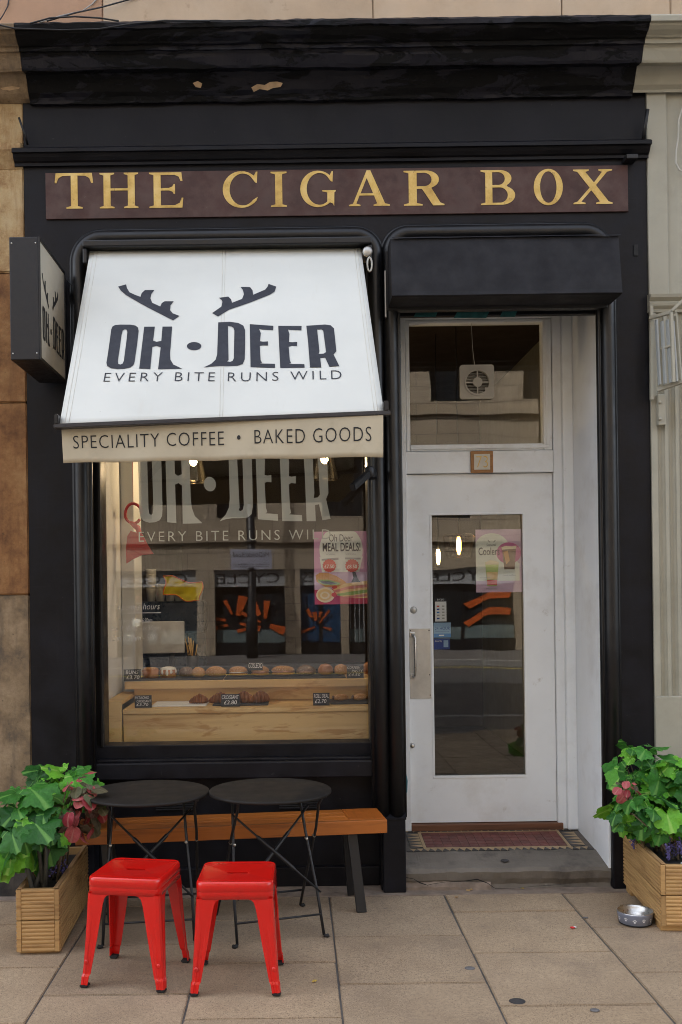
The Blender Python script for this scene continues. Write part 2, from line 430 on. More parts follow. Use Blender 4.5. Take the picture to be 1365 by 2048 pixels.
def writing(name, s, fn, mat, parent=None, thin=0.0, spacing=1.0, ext=.0, shear=0):
    """writing fitted to the unit square; fn(x, y, h) maps it into the world"""
    me = text_mesh(s, thin, 0, spacing, shear)
    xs = [v.co.x for v in me.vertices]; ys = [v.co.y for v in me.vertices]
    if not xs: return None
    x0, x1, y0, y1 = min(xs), max(xs), min(ys), max(ys)
    for v in me.vertices: v.co = fn((v.co.x - x0) / (x1 - x0), (v.co.y - y0) / (y1 - y0), v.co.z)
    return mesh_obj(name, me, mat, parent)
def writing_words(name, s, fn, mat, parent=None, gap=.018, **k):
    """the same, with every word a part of its own"""
    me = text_mesh(s, k.get('thin', 0), 0, k.get('spacing', 1))
    xs = [v.co.x for v in me.vertices]; ys = [v.co.y for v in me.vertices]
    x0, x1, y0, y1 = min(xs), max(xs), min(ys), max(ys)
    iv = sorted((min(me.vertices[i].co.x for i in e.vertices), max(me.vertices[i].co.x for i in e.vertices)) for e in me.edges)
    cuts = [x0 - 1]; hi = iv[0][1]
    for a, b in iv:
        if (a - hi) / (x1 - x0) > gap: cuts.append((a + hi) / 2)
        hi = max(hi, b)
    cuts.append(x1 + 1)
    for a, b in zip(cuts, cuts[1:]):
        bm = bmesh.new(); bm.from_mesh(me)
        bmesh.ops.delete(bm, geom=[v for v in bm.verts if not a < v.co.x < b], context='VERTS')
        for v in bm.verts: v.co = fn((v.co.x - x0) / (x1 - x0), (v.co.y - y0) / (y1 - y0), 0)
        finish(name, bm, mat, parent)
def rect_fn(x0, x1, z0, z1, Y): return lambda a, b, h: Vector((x0 + (x1 - x0) * a, Y, z0 + (z1 - z0) * b))
def copy_tree(o, parent=None):
    c = o.copy(); COL.objects.link(c); c.parent = parent
    for ch in list(o.children): copy_tree(ch, c)
    return c
def ell(cx, cy, rx, ry, n=32, a0=0): return [(cx + rx * math.cos(a0 + 2 * math.pi * k / n), cy + ry * math.sin(a0 + 2 * math.pi * k / n)) for k in range(n)]
def rrect(x0, x1, y0, y1, r, n=6, corners=(1, 1, 1, 1)):
    pts = []
    for (cx, cy, a, on) in ((x1 - r, y1 - r, 0, corners[0]), (x0 + r, y1 - r, 90, corners[1]), (x0 + r, y0 + r, 180, corners[2]), (x1 - r, y0 + r, 270, corners[3])):
        if on: pts += [(cx + r * math.cos(R(a + 90 * k / n)), cy + r * math.sin(R(a + 90 * k / n))) for k in range(n + 1)]
        else: pts.append((cx + r * (1 if a in (0, 270) else -1), cy + r * (1 if a in (0, 90) else -1)))
    return pts
# ================================================================== GROUND
random.seed(4)
def sheet(name, x0, x1, y0, y1, z, mat, kind='structure', parent=None, th=.2):
    o = box(name, x0, x1, y0, y1, z - th, z, mat, parent, 0)
    if kind: o['kind'] = kind
    return o
sheet('ground', -150, 150, -150, 150, -.36, pm('far_ground', (.06, .06, .06), .9))
sheet('road', -60, 60, -15.5, -5.9, -.13, M_ASPHALT)
pav = sheet('pavement', -16, 16, -5.75, .9, -.007, M_MORTAR)
kerb = box('kerb', -16, 16, -5.9, -5.751, -.3, .002, M_KERB, None, .012); kerb['kind'] = 'structure'
cols = [-4.65, -4.04, -3.43, -2.83, -2.22, -1.62, -1.026, -.438, .157, .758, 1.37, 1.975, 2.58, 3.19, 3.80, 4.41]
offs = {-1.62: -1.02, -1.026: -1.325, -.438: -1.005, .157: -1.25, .758: -1.48, 1.37: -1.17}
PITCH = .557
for i, (xa, xb) in enumerate(zip(cols, cols[1:])):
    o0 = offs.get(xa, -1.0 - .28 * (i % 2))
    ys = [o0 + PITCH * k for k in range(-6, 5)]
    ys = [y for y in ys if y < -.14] + [-.085]
    for ya, yb in zip(ys, ys[1:]):
        if yb < -3.2 and abs(xa) > 2.5: continue
        g = .004; z = random.uniform(-.0015, .0015)
        bm = bmesh.new(); bm_box(bm, xa + g, xb - g, ya + g, yb - g, -.045, z)
        for v in bm.verts:
            v.co += Vector((random.uniform(-.0015, .0015), random.uniform(-.0015, .0015), random.uniform(-.001, .001) if v.co.z > -.02 else 0))
        bmesh.ops.bevel(bm, geom=bm.edges[:], offset=.0035, segments=2, affect='EDGES')
        finish('paving_slab', bm, M_SLAB, pav)
box('cement_fillet', -4.6, 4.4, -.082, .30, -.05, .001, M_RUBBLE, pav, .003)
op = sheet('far_pavement', -40, 40, -18.9, -15.65, -.002, M_MORTAR)
ok = box('far_kerb', -40, 40, -15.649, -15.5, -.3, .0, M_KERB, None, .01); ok['kind'] = 'structure'
rl = box('road_line', -40, 40, -15.05, -14.95, -.130, -.126, pm('yellow_road_paint', (.55, .42, .06), .7, 10, .15), None, 0); rl['kind'] = 'structure'

# ================================================================== SANDSTONE BUILDING ABOVE AND TO THE LEFT
tene = thing('sandstone_building', 'buff and ochre sandstone building above and left of the black shop', 'building', (-1.6, 0, 0))
M_WALLJ = pm('wall_joint', (.16, .12, .085), .95, 10, .2, .4, 60)
box('upper_wall', -22, 22, .085, 9, 4.2, 20, M_WALLJ, tene, 0)
box('side_wall', -14, -1.46, .09, 9, -.2, 4.199, M_WALLJ, tene, 0)
def block(x0, x1, z0, z1, yf, mat, jit=.0012, g=.0022, par=tene, name='stone_block', bev=.004):
    bm = bmesh.new(); bm_box(bm, x0 + g, x1 - g, yf, .10, z0 + g, z1 - g)
    for v in bm.verts: v.co += Vector((0, random.uniform(-jit, jit), 0))
    bmesh.ops.bevel(bm, geom=bm.edges[:], offset=bev, segments=2, affect='EDGES')
    return finish(name, bm, mat, par)
xs = [-4.2, -3.4, -2.6, -1.75, -.985, .46, 1.47, 2.05, 2.9, 3.7, 4.4]
for k, (a, b) in enumerate(zip(xs, xs[1:])):
    block(a, b, 4.36, 4.86, .045, M_PINKSAND if k in (3, 0) else M_SAND)
for r in range(5):
    z0 = 4.86 + r * .40; o = .37 * (r % 2)
    k = 0; x = -4.2 - o
    while x < 4.3:
        w = (.92, 1.1, .8)[k % 3]
        block(x, x + w, z0, z0 + .40, .045, M_SAND if (k + r) % 4 else M_PINKSAND); x += w; k += 1
zj = [PZ(y, 0, 30) for y in (1795, 1640, 1190, 805, 545, 332)]
mt = [M_DARKST, M_GREYST, M_OCHRE, M_OCHRE, M_CREAMST]
for k in range(5):
    zt = zj[k + 1]
    for (a, b) in ((-2.05, -1.4075), (-2.8, -2.05), (-3.6, -2.8), (-4.3, -3.6)):
        block(a, b, max(zj[k], -.02), zt, .004 - (.02 if k == 0 else 0), mt[k], .003, .002, bev=.006)
# pier capital and the stone stretch of the cornice
zc = [PZ(y, -.04, 20) for y in (332, 318, 300, 288, 282)]
extrude_profile('pier_capital', [(.09, zc[0]), (-.002, zc[0]), (-.02, zc[1]), (-.05, zc[2]), (-.05, zc[3]), (-.002, zc[4]), (.09, zc[4])], -4.2, -1.409, M_CREAMST, tene, 20, .0015)
block(-2.05, -1.4075, zc[4], PZ(190, 0, 20), .006, M_CREAMST); block(-4.2, -2.05, zc[4], PZ(190, 0, 20), .006, M_OCHRE)
def corn(py, Y): return (Y, PZ(py, Y, 660))
CORN = [(.09, PZ(40, -.30, 660) + .02), corn(37, -.30), corn(40, -.315), corn(50, -.312), corn(54, -.295), corn(60, -.288), corn(68, -.272), corn(78, -.245), corn(83, -.235),
        corn(86, -.222), corn(95, -.220), corn(98, -.205), corn(104, -.196), corn(110, -.192), corn(128, -.176), corn(134, -.168), corn(141, -.10), corn(152, -.085), corn(160, -.075), corn(178, -.055),
        corn(188, -.034), corn(194, -.028), corn(200, -.024), corn(204, -.001), (.09, PZ(204, 0, 660))]
CORNL = [c for i, c in enumerate(CORN) if i < 21] + [(-.004, CORN[20][1] - .01), (.09, CORN[20][1] - .01)]
extrude_profile('stone_cornice', CORNL, -4.2, -1.364, M_GREYST, tene, 60, .006, seed=3)

# ================================================================== BLACK SHOPFRONT
shop = thing('shopfront', 'black painted shopfront with peeling cornice, window and white recessed door', 'shopfront', (.25, 0, 0))
XL, XR = -1.405, 1.893
WL, WR, DL, DR, HT = -1.12, .440, .530, 1.662, 3.475
CR = .125
def arcpts(cx, cz, r, a0, a1, n=10): return [(cx + r * math.cos(R(a0 + (a1 - a0) * k / n)), cz + r * math.sin(R(a0 + (a1 - a0) * k / n))) for k in range(n + 1)]
wall_out = [(XL, 0), (XL, 4.30), (XR, 4.30), (XR, 0), (DR, 0)] + arcpts(DR - CR, HT - CR, CR, 0, 90) + arcpts(DL + .07, HT - .07, .07, 90, 180) + [(DL, 0), (WR, 0)] \
    + arcpts(WR - .07, HT - .07, .07, 0, 90) + arcpts(WL + CR, HT - CR, CR, 90, 180) + [(WL, 0)]
shape('facade_wall', [wall_out], .06, lambda x, y, h: Vector((x, .06 - h, y)), M_BLACK, shop)
extrude_profile('cornice', CORN, -1.362, 1.815, M_PEEL, shop, 260, .0055, seed=1)
# places where the paint has come off down to the stone
M_BARE = pm('bare_sandstone', (.46, .32, .19), .9, 20, .25, .6, 60)
def bare(pts, dy, name='bare_patch'):
    c = shop; me = loops_mesh([pts], .002)
    for v in me.vertices:
        py = v.co.y; Yb = -.10 + (py - 141) / (204 - 141) * .10 - .022
        v.co = P(v.co.x, py, Yb - v.co.z * .5)
    mesh_obj(name, me, M_BARE, c)
bare([(503, 175), (515, 168), (530, 170), (540, 164), (555, 163), (566, 166), (562, 174), (546, 176), (536, 181), (520, 178), (508, 184)], 0)
bare([(386, 166), (396, 162), (405, 167), (402, 176), (392, 174)], 0); bare([(79, 135), (88, 133), (90, 137), (81, 138)], 0); bare([(343, 134), (350, 134), (349, 137)], 0)
bare([(1, 176), (24, 172), (40, 175), (36, 183), (12, 184)], 0)
def sweep(name, path, prof, mat, par, Y=0):
    """path in XZ, profile (n, out): n in-plane across the path, out towards the street"""
    bm = bmesh.new(); rows = []
    pts = [Vector((p[0], 0, p[1])) for p in path]
    for i, p in enumerate(pts):
        t = (pts[min(i + 1, len(pts) - 1)] - pts[max(i - 1, 0)]).normalized()
        nrm = Vector((-t.z, 0, t.x))
        rows.append([bm.verts.new(p + nrm * a + Vector((0, Y - b, 0))) for a, b in prof])
    for a, b in zip(rows, rows[1:]):
        for k in range(len(prof) - 1): bm.faces.new((a[k], a[k + 1], b[k + 1], b[k]))
    bm.faces.new(rows[0]); bm.faces.new(rows[-1][::-1])
    bmesh.ops.recalc_face_normals(bm, faces=bm.faces[:])
    o = finish(name, bm, mat, par, True)
    return o
hr = .040
half = [(hr * math.cos(math.pi * k / 12), hr * 1.05 * math.sin(math.pi * k / 12)) for k in range(13)]
roll = [(-.052, -.03), (-.052, .006), (-.043, .008)] + [(a, b + .006) for a, b in half[::-1]] + [(.043, .006), (.050, .004), (.050, -.03)]
def frame_path(x0, x1, zt, r0, r1, z0): return [(x0, z0), (x0, z0 + 1)] + arcpts(x0 + r0, zt - r0, r0, 180, 90) + [((x0 + x1) / 2, zt)] + arcpts(x1 - r1, zt - r1, r1, 90, 0) + [(x1, z0 + 1), (x1, z0)]
sweep('window_moulding', frame_path(WL, WR + .008, HT, CR, .10, .39), roll, M_MOULD, shop)
sweep('door_moulding', frame_path(DL - .004, DR + .012, HT + .003, .10, CR, .39), roll, M_MOULD, shop)
# ledge between frieze and sign
LEDG = [(.02, PZ(283, 0, 660)), (-.055, PZ(287, -.055, 660)), (-.072, PZ(289, -.07, 660)), (-.072, PZ(296, -.07, 660)), (-.052, PZ(299, -.052, 660)), (-.044, PZ(306, -.044, 660)), (-.03, PZ(314, -.03, 660)), (-.018, PZ(318, -.018, 660)), (-.018, PZ(324, -.018, 660)), (.02, PZ(326, 0, 660))]
extrude_profile('fascia_ledge', LEDG, -1.45, 1.90, M_BLACK, shop, 60, .0012, seed=7)
box('ledge_bracket', 1.765, 1.825, -.075, -.001, PZ(322, -.04, 1265), PZ(313, -.04, 1265), M_BLACKMETAL, shop, .003)
tube('old_rod', [P(38, 235, -.08), P(50, 268, -.06), P(56, 290, -.03)], .006, M_BLACKMETAL, shop, 6)
tube('old_rod', [P(1296, 218, -.08), P(1290, 258, -.05), P(1286, 285, -.02)], .009, M_BLACKMETAL, shop, 6)
# plinths of the piers
for (a, b, yf) in ((XL + .001, WL + .045, -.02), (WR + .006, DL + .036, -.045), (DR - .004, XR - .002, -.03)):
    box('pier_plinth', a, b, yf, .10, 0.001, .385, M_BLACK, shop, .006)
    extrude_profile('plinth_cap', [(.1, .386), (yf - .006, .386), (yf - .006, .395), (-.003, .425), (.1, .425)], a - .003, b + .003, M_BLACK, shop, 1)
# keyhole scars on right pier
box('old_fixing', PX(1268, 0, 500), PX(1276, 0, 500), -.006, .01, PZ(512, 0, 1270), PZ(490, 0, 1270), M_RUBBER, shop, .001)
# ---- shop window
GY = .20
wf = bpy.data.objects.new('shop_window', None); link(wf, shop); wf.location = Vector((-.33, 0, 0)) - shop.location
GL, GR_, GB, GT = -1.052, .408, .768, 3.36
def fr(name, x0, x1, y0, y1, z0, z1, mat=M_MOULD, par=wf, bev=.004): return box(name, x0, x1, y0, y1, z0, z1, mat, par, bev)
fr('frame_stile', WL - .03, GL + .008, .13, .27, .62, 3.47); fr('frame_stile', GR_ - .008, WR + .03, .13, .27, .62, 3.47)
fr('inner_bead', GL - .012, GL + .006, .115, .19, .76, 3.36); fr('inner_bead', GR_ - .004, GR_ + .014, .115, .19, .76, 3.36)
fr('bottom_rail', WL - .02, WR + .02, .121, .27, .66, GB, M_BLACK)
fr('top_rail', WL, WR, .125, .27, GT, 3.50)
fr('sill', WL + .035, WR - .002, .01, .14, .602, .690, M_BLACK, bev=.007)
fr('sill_drip', WL + .04, WR - .01, .045, .13, .690, .702, M_BLACK, bev=.003)
fr('stall_riser', WL - .02, WR + .02, .125, .20, 0.0, .603, M_BLACK, bev=0)
fr('riser_skirting', WL, WR, .09, .126, 0.001, .105, M_BLACK, bev=.006)
box('pane', GL - .004, GR_ + .004, GY, GY + .006, GB - .008, GT + .01, M_GLASS, wf, 0)
for (a, b) in ((314, 387), (560, 636)):
    x0, x1 = PX(a, .12, 1600), PX(b, .12, 1600); z0, z1 = PZ(1620, .12, 350), PZ(1592, .12, 350)
    v = box('air_vent', x0, x1, .117, .127, z0, z1, M_RUBBER, wf, 0)
    for k in range(6):
        zz = z0 + (z1 - z0) * (k + .5) / 6
        s = box('vent_slat', x0 - .004, x1 + .004, .104, .1165, zz - .0036, zz + .0022, M_SIGNEDGE, v, .001)
# ---- vestibule
YD = .62
vest_floor = [(-.0, .108), (.10, .118), (.235, .142)]
st = extrude_profile('door_step', [(.004, -.04), (.022, .02), (.008, .05), (.000, .090), (.022, .107), (.10, .119), (.235, .142), (.235, -.04)], DL + .03, 1.70, M_STEP, shop, 80, .007, seed=2)
extrude_profile('broken_step_base', [(-.012, -.02), (-.006, .018), (.014, .038), (.06, .03), (.06, -.02)], DL + .037, 1.02, M_RUBBLE, shop, 60, .012, seed=5)
extrude_profile('vestibule_floor', [(.236, 0), (.236, .138), (.70, .176), (.70, 0)], DL + .009, 1.72, M_GROUT, shop, 1)
crk = [(760 + x / 2.256, 1400 + y / 2.256) for x, y in ((103, 800), (150, 806), (180, 825), (215, 836), (240, 830), (300, 821), (380, 818), (440, 810), (485, 826), (520, 850), (600, 851), (700, 840), (770, 836), (840, 830))]
cw = [1.3, .5, 1.5, .8, .4, .5, .9, 1.6, 1.0, .7, .3, .4, .5, .2]
lpk = [(x, y - w) for (x, y), w in zip(crk, cw)] + [(x, y + w * .6) for (x, y), w in reversed(list(zip(crk, cw)))]
mk = loops_mesh([lpk], .002)
for v in mk.vertices: v.co = P(v.co.x, v.co.y, -.016 - v.co.z)
mesh_obj('step_crack', mk, pm('dark_crack', (.012, .010, .009), .95), shop)
def fz(y): return .138 + (y - .236) * (.038 / .464) + .0
def tile(name, pts, mat, par):
    bm = bmesh.new(); lo = [bm.verts.new((x, y, fz(y) - .002)) for x, y in pts]; hi = [bm.verts.new((x, y, fz(y) + .0035)) for x, y in pts]
    n = len(pts); bm.faces.new(hi); bm.faces.new(lo[::-1])
    for k in range(n): bm.faces.new((lo[k], lo[(k + 1) % n], hi[(k + 1) % n], hi[k]))
    return finish(name, bm, mat, par)
tf = bpy.data.objects.new('tiled_mat', None); link(tf, shop); tf.location = Vector((1.1, .42, .15)) - shop.location
TX0, TX1, TY0, TY1 = .60, 1.64, .245, .61
IX0, IX1, IY0, IY1 = .72, 1.51, .305, .555
nx, ny = 16, 5
for i in range(nx):
    for j in range(ny):
        a, b = IX0 + (IX1 - IX0) * i / nx, IX0 + (IX1 - IX0) * (i + 1) / nx
        c, d = IY0 + (IY1 - IY0) * j / ny, IY0 + (IY1 - IY0) * (j + 1) / ny
        g = .0012
        tile('tile', [(a + g, c + g), (b - g, c + g), (b - g, d - g), (a + g, d - g)], M_TILERED, tf)
s = .016
for (a, b, c, d) in ((IX0 - s - .002, IX1 + s + .002, IY0 - s, IY0 - .002), (IX0 - s - .002, IX1 + s + .002, IY1 + .002, IY1 + s), (IX0 - s - .002, IX0 - .002, IY0, IY1), (IX1 + .002, IX1 + s + .002, IY0, IY1)):
    tile('buff_border', [(a, c), (b, c), (b, d), (a, d)], M_TILEBUFF, tf)
# triangles of the border, alternately black and buff
def tris(x0, x1, y0, y1, horiz, n):
    g = .001
    for k in range(n):
        t0, t1 = k / n, (k + 1) / n
        if horiz:
            a, b = x0 + (x1 - x0) * t0 + g, x0 + (x1 - x0) * t1 - g
            tile('border_tile', [(a, y0), (b, y0), ((a + b) / 2, y1)], M_TILEBLK, tf)
            tile('border_tile', [((a + b) / 2 + g, y1), (b + g, y0 + g), (b + (b - a) / 2 - g, y1)], M_TILEBUFF, tf) if k < n - 1 else None
        else:
            a, b = y0 + (y1 - y0) * t0 + g, y0 + (y1 - y0) * t1 - g
            tile('border_tile', [(x0, a), (x1, (a + b) / 2), (x0, b)], M_TILEBLK, tf)
            tile('border_tile', [(x1, (a + b) / 2 + g), (x1, b + (b - a) / 2 - g), (x0 + g, b + g)], M_TILEBUFF, tf) if k < n - 1 else None
tris(TX0, TX1, TY0, IY0 - s - .002, True, 26); tris(TX0, TX1, IY1 + s + .002, TY1, True, 26)
tris(TX0 + .03, IX0 - s - .004, IY0 - s, IY1 + s, False, 6); tris(IX1 + s + .004, TX1 - .03, IY0 - s, IY1 + s, False, 6)
# side walls and soffit
box('white_reveal', 1.646, 1.78, .006, .80, .10, 3.40, M_WHITEWALL, shop, .004)
box('left_reveal', .46, DL + .008, .121, .80, .01, 3.45, M_BLACK, shop, 0)
box('soffit', .46, 1.80, .122, .80, 3.262, 3.45, M_BLACK, shop, 0)
lin = box('lintel_board', DL + .009, 1.66, .085, .125, 3.066, 3.46, M_BLACK, shop, .003)
M_TEAL = pm('teal_paint_smear', (.012, .10, .105), .6, 14, .5, .1, 60)
for (a, b, c, d, e) in ((828, 880, 612, 634, 8), (908, 985, 611, 636, 12), (1000, 1040, 610, 634, 10)):
    pts = [P(a, d, .0845), P(b - e, d, .0845), P(b, c, .0845), P(a + e, c + 3, .0845)]
    shape('paint_smear', [[(p.x, p.z) for p in pts]], .0008, lambda x, y, h: Vector((x, .0838 - h, y)), M_TEAL, lin)
M_CYAN = pm('cyan_paint_smear', (.05, .30, .38), .6, 10, .4, .1, 60)
pp = [P(px_, py_, .58) for px_, py_ in ((806, 1530), (812, 1540), (816, 1562), (815, 1584), (811, 1592), (806, 1575), (804, 1550))]
shape('paint_smear', [[(p.x, p.z) for p in pp]], .0006, lambda x, y, h: Vector((x, .5835 - h, y)), M_CYAN, shop)
# ---- door frame, door and fanlight
dfz = .186
def wb(name, x0, x1, y0, y1, z0, z1, par=shop, mat=M_WHITE, bev=.005): return box(name, x0, x1, y0, y1, z0, z1, mat, par, bev)
DX0, DX1, DZ0, DZ1 = .672, 1.533, .212, 2.272
frame = bpy.data.objects.new('door_frame', None); link(frame, shop); frame.location = Vector((1.1, .62, .19)) - shop.location
wb('jamb', .54, DX0 - .003, .585, .70, .17, 3.258, frame); wb('jamb', DX1 + .003, 1.60, .60, .70, .17, 3.258, frame)
wb('stop_bead', 1.585, 1.647, .565, .66, .171, 3.26, frame, bev=.008)
wb('frame_rail', DX0 - .004, DX1 + .001, .592, .70, 2.276, 2.405, frame)
wb('frame_head', DX0 - .004, DX1 + .001, .59, .70, 3.185, 3.259, frame)
box('threshold', DX0 - .003, DX1 + .03, .585, .70, .165, .207, wood('threshold_wood', (.16, .065, .03), (.07, .028, .014), 'X', 3, .6, 0), frame, .004)
fan_ = bpy.data.objects.new('fanlight', None); link(fan_, shop); fan_.location = Vector((1.1, .62, 2.4)) - shop.location
FX0, FX1, FZ0, FZ1 = .695, 1.482, 2.447, 3.165
wb('fanlight_frame', DX0, FX0, .60, .68, 2.407, 3.183, fan_); wb('fanlight_frame', FX1, DX1 - .001, .60, .68, 2.407, 3.183, fan_)
wb('fanlight_frame', FX0 + .001, FX1 - .001, .602, .68, 2.408, FZ0, fan_); wb('fanlight_frame', FX0 + .001, FX1 - .001, .602, .68, FZ1, 3.182, fan_)
wb('fanlight_bead', FX0 + .0, FX1 + .028, .592, .601, FZ0 - .028, FZ0 - .01, fan_, bev=.002); wb('fanlight_bead', FX1 + .012, FX1 + .028, .592, .6005, FZ0 - .009, FZ1 + .01, fan_, bev=.002)
box('pane', FX0 - .003, FX1 + .003, .640, .645, FZ0 - .003, FZ1 + .003, M_DGLASS, fan_, 0)
door = bpy.data.objects.new('door', None); link(door, shop); door.location = Vector((DX0, .62, DZ0)) - shop.location
QX0, QX1, QZ0, QZ1 = .812, 1.357, .484, 2.035
shape('door_leaf', [[(DX0, DZ0), (DX1, DZ0), (DX1, DZ1), (DX0, DZ1)], [(QX0, QZ0), (QX1, QZ0), (QX1, QZ1), (QX0, QZ1)]], .021, lambda x, y, h: Vector((x, .642 - h, y)), M_WHITE, door)
for (a, b, c, d) in ((QX0 - .006, QX1 + .006, QZ0 - .012, QZ0 + .004), (QX0 - .006, QX1 + .006, QZ1 - .004, QZ1 + .008), (QX0 - .009, QX0 + .004, QZ0 + .005, QZ1 - .005), (QX1 - .004, QX1 + .009, QZ0 + .005, QZ1 - .005)):
    wb('glazing_bead', a, b, .6175, .628, c, d, door, bev=.002)
box('pane', QX0 + .001, QX1 - .001, .645, .650, QZ0 + .001, QZ1 - .001, M_DGLASS, door, 0)
hx0, hx1, hz0, hz1 = PX(818, YD, 1330), PX(862, YD, 1330), PZ(1397, YD, 840), PZ(1257, YD, 840)
hx0 += .004
hp = box('handle_plate', hx0, hx1, .616, .6205, hz0, hz1, M_STEELPLATE, door, .001)
hxm = PX(829, YD, 1310)
tube('pull_handle', [(hxm - .012, .616, PZ(1352, YD, 828)), (hxm - .008, .585, PZ(1352, YD, 828)), (hxm, .574, PZ(1346, YD, 828)), (hxm, .574, PZ(1275, YD, 828)), (hxm - .008, .585, PZ(1269, YD, 828)), (hxm - .012, .616, PZ(1269, YD, 828))], .008, M_STEEL, hp, 10)
for zz in (1352, 1269):
    box('handle_foot', hxm - .028, hxm + .004, .606, .6158, PZ(zz + 5, YD, 828), PZ(zz - 5, YD, 828), M_STEEL, hp, .003)
for (sx, sz) in ((hx0 + .008, hz1 - .012), (hx1 - .008, hz1 - .012), (hx1 - .008, hz0 + .14), (hx1 - .006, hz0 + .02)):
    lathe('screw', [(.0035, .6135), (.0035, .617)], M_BLACKMETAL, hp, 8, (sx, 0, sz), axis='Y')
lk = P(828, 1220, .615); lathe('lock_cylinder', [(.006, -.006), (.016, -.004), (.021, .003), (.022, .006)], M_STEELPLATE, door, 18, (lk.x, .616, lk.z), axis='Y')
kn = P(825, 1491, .60); lathe('door_knob', [(.004, -.022), (.012, -.020), (.015, -.012), (.010, -.002), (.007, .008), (.014, .018), (.014, .021)], M_STEEL, door, 16, (kn.x, .6, kn.z), axis='Y')
# number plate 73
pl = P(964, 924, .585); npw, nph = .066, .064
M_PLQ = wood('plaque_wood', (.36, .17, .05), (.20, .085, .02), 'X', 5, .5, 0)
plq = box('number_plaque', pl.x - npw, pl.x + npw, .578, .5915, pl.z - nph, pl.z + nph, M_PLQ, shop, .004)
box('plaque_panel', pl.x - .047, pl.x + .047, .574, .5775, pl.z - .046, pl.z + .046, pm('pale_plaque', (.55, .52, .44), .5), plq, .001)
writing('number', '73', rect_fn(pl.x - .034, pl.x + .034, pl.z - .034, pl.z + .034, .5725), M_GOLD, plq, thin=-.012)

# ================================================================== SIGN BOARD
SY = -.012
b0, b1, b2, b3 = P(91, 344, SY), P(1256, 332, SY), P(1257, 425, SY), P(92, 436, SY)
sgn = thing('sign_board', 'worn brown signboard with gold serif capitals across the black fascia', 'sign', ((b0.x + b1.x) / 2, 0, b3.z))
bz0, bz1 = (b2.z + b3.z) / 2, (b0.z + b1.z) / 2
box('board', b0.x, b1.x, SY, .004, bz0, bz1, M_BROWNSIGN, sgn, .002)
def arc(cx, cy, rx, ry, a0, a1, n=14): return [(cx + rx * math.cos(R(a0 + (a1 - a0) * k / n)), cy + ry * math.sin(R(a0 + (a1 - a0) * k / n))) for k in range(n + 1)]
GLY = {
 'T': [[(.03, 1), (.97, 1), (1, .72), (.95, .72), (.90, .86), (.80, .92), (.595, .93), (.595, .07), (.72, .035), (.72, 0), (.30, 0), (.30, .035), (.42, .07), (.42, .93), (.20, .92), (.10, .86), (.05, .72), (0, .72)]],
 'H': [[(0, 1), (.38, 1), (.38, .965), (.28, .93), (.28, .56), (.73, .56), (.73, .93), (.63, .965), (.63, 1), (1, 1), (1, .965), (.91, .93), (.91, .07), (1, .035), (1, 0), (.63, 0), (.63, .035), (.73, .07), (.73, .50), (.28, .50), (.28, .07), (.38, .035), (.38, 0), (0, 0), (0, .035), (.10, .07), (.10, .93), (0, .965)]],
 'E': [[(0, 1), (.95, 1), (.98, .76), (.92, .76), (.87, .88), (.75, .93), (.34, .93), (.34, .56), (.58, .56), (.68, .60), (.72, .67), (.76, .67), (.76, .39), (.72, .39), (.68, .46), (.58, .49), (.34, .49), (.34, .07), (.75, .07), (.90, .14), (.95, .28), (1, .28), (.97, 0), (0, 0), (0, .035), (.13, .07), (.13, .93), (0, .965)]],
 'I': [[(0, 1), (1, 1), (1, .965), (.72, .93), (.72, .07), (1, .035), (1, 0), (0, 0), (0, .035), (.28, .07), (.28, .93), (0, .965)]],
 'C': [arc(.52, .5, .52, .52, 48, 322, 26) + [(.97, .28), (.90, .24)] + arc(.56, .5, .37, .455, 318, 52, 26)[0:] + [(.90, .70), (.95, .68), (.97, 1.0), (.93, 1.0)]],
 'G': [arc(.50, .5, .50, .52, 48, 312, 24) + [(.92, .08), (.95, .0), (.96, .40), (1.0, .43), (1.0, .46), (.62, .46), (.62, .43), (.76, .40), (.76, .14)] + arc(.54, .5, .36, .455, 300, 52, 22) + [(.86, .72), (.91, .70), (.93, 1.0), (.89, 1.0)]],
 'A': [[(.44, 1.02), (.53, 1.02), (.88, .07), (1, .035), (1, 0), (.60, 0), (.60, .035), (.69, .07), (.615, .30), (.26, .30), (.18, .07), (.28, .035), (.28, 0), (0, 0), (0, .035), (.10, .07)], [(.285, .36), (.595, .36), (.44, .80)]],
 'R': [[(0, 1), (.55, 1)] + arc(.55, .745, .32, .255, 80, -62, 12) + [(.68, .50), (.90, .08), (1, .035), (1, 0), (.72, 0), (.45, .48), (.32, .48), (.32, .07), (.46, .035), (.46, 0), (0, 0), (0, .035), (.12, .07), (.12, .93), (0, .965)],
       [(.32, .94), (.50, .94)] + arc(.50, .745, .19, .195, 85, -85, 10) + [(.32, .55)]],
 'B': [[(0, 1), (.52, 1)] + arc(.54, .76, .34, .24, 85, -55, 10) + arc(.58, .275, .40, .275, 62, -85, 12) + [(0, 0), (0, .035), (.13, .07), (.13, .93), (0, .965)],
       [(.33, .94), (.50, .94)] + arc(.50, .755, .19, .185, 85, -85, 10) + [(.33, .57)], [(.33, .50), (.53, .50)] + arc(.55, .28, .22, .22, 85, -85, 10) + [(.33, .06)]],
 'O': [ell(.5, .5, .5, .525, 40), ell(.5, .5, .285, .455, 36)],
 'X': [[(0, 1), (.40, 1), (.40, .965), (.31, .93), (.53, .62), (.74, .93), (.65, .965), (.65, 1), (1, 1), (1, .965), (.87, .93), (.58, .545), (.90, .07), (1, .035), (1, 0), (.58, 0), (.58, .035), (.68, .07), (.46, .40), (.20, .07), (.31, .035), (.31, 0), (0, 0), (0, .035), (.10, .07), (.42, .475), (.11, .93), (0, .965)]],
}
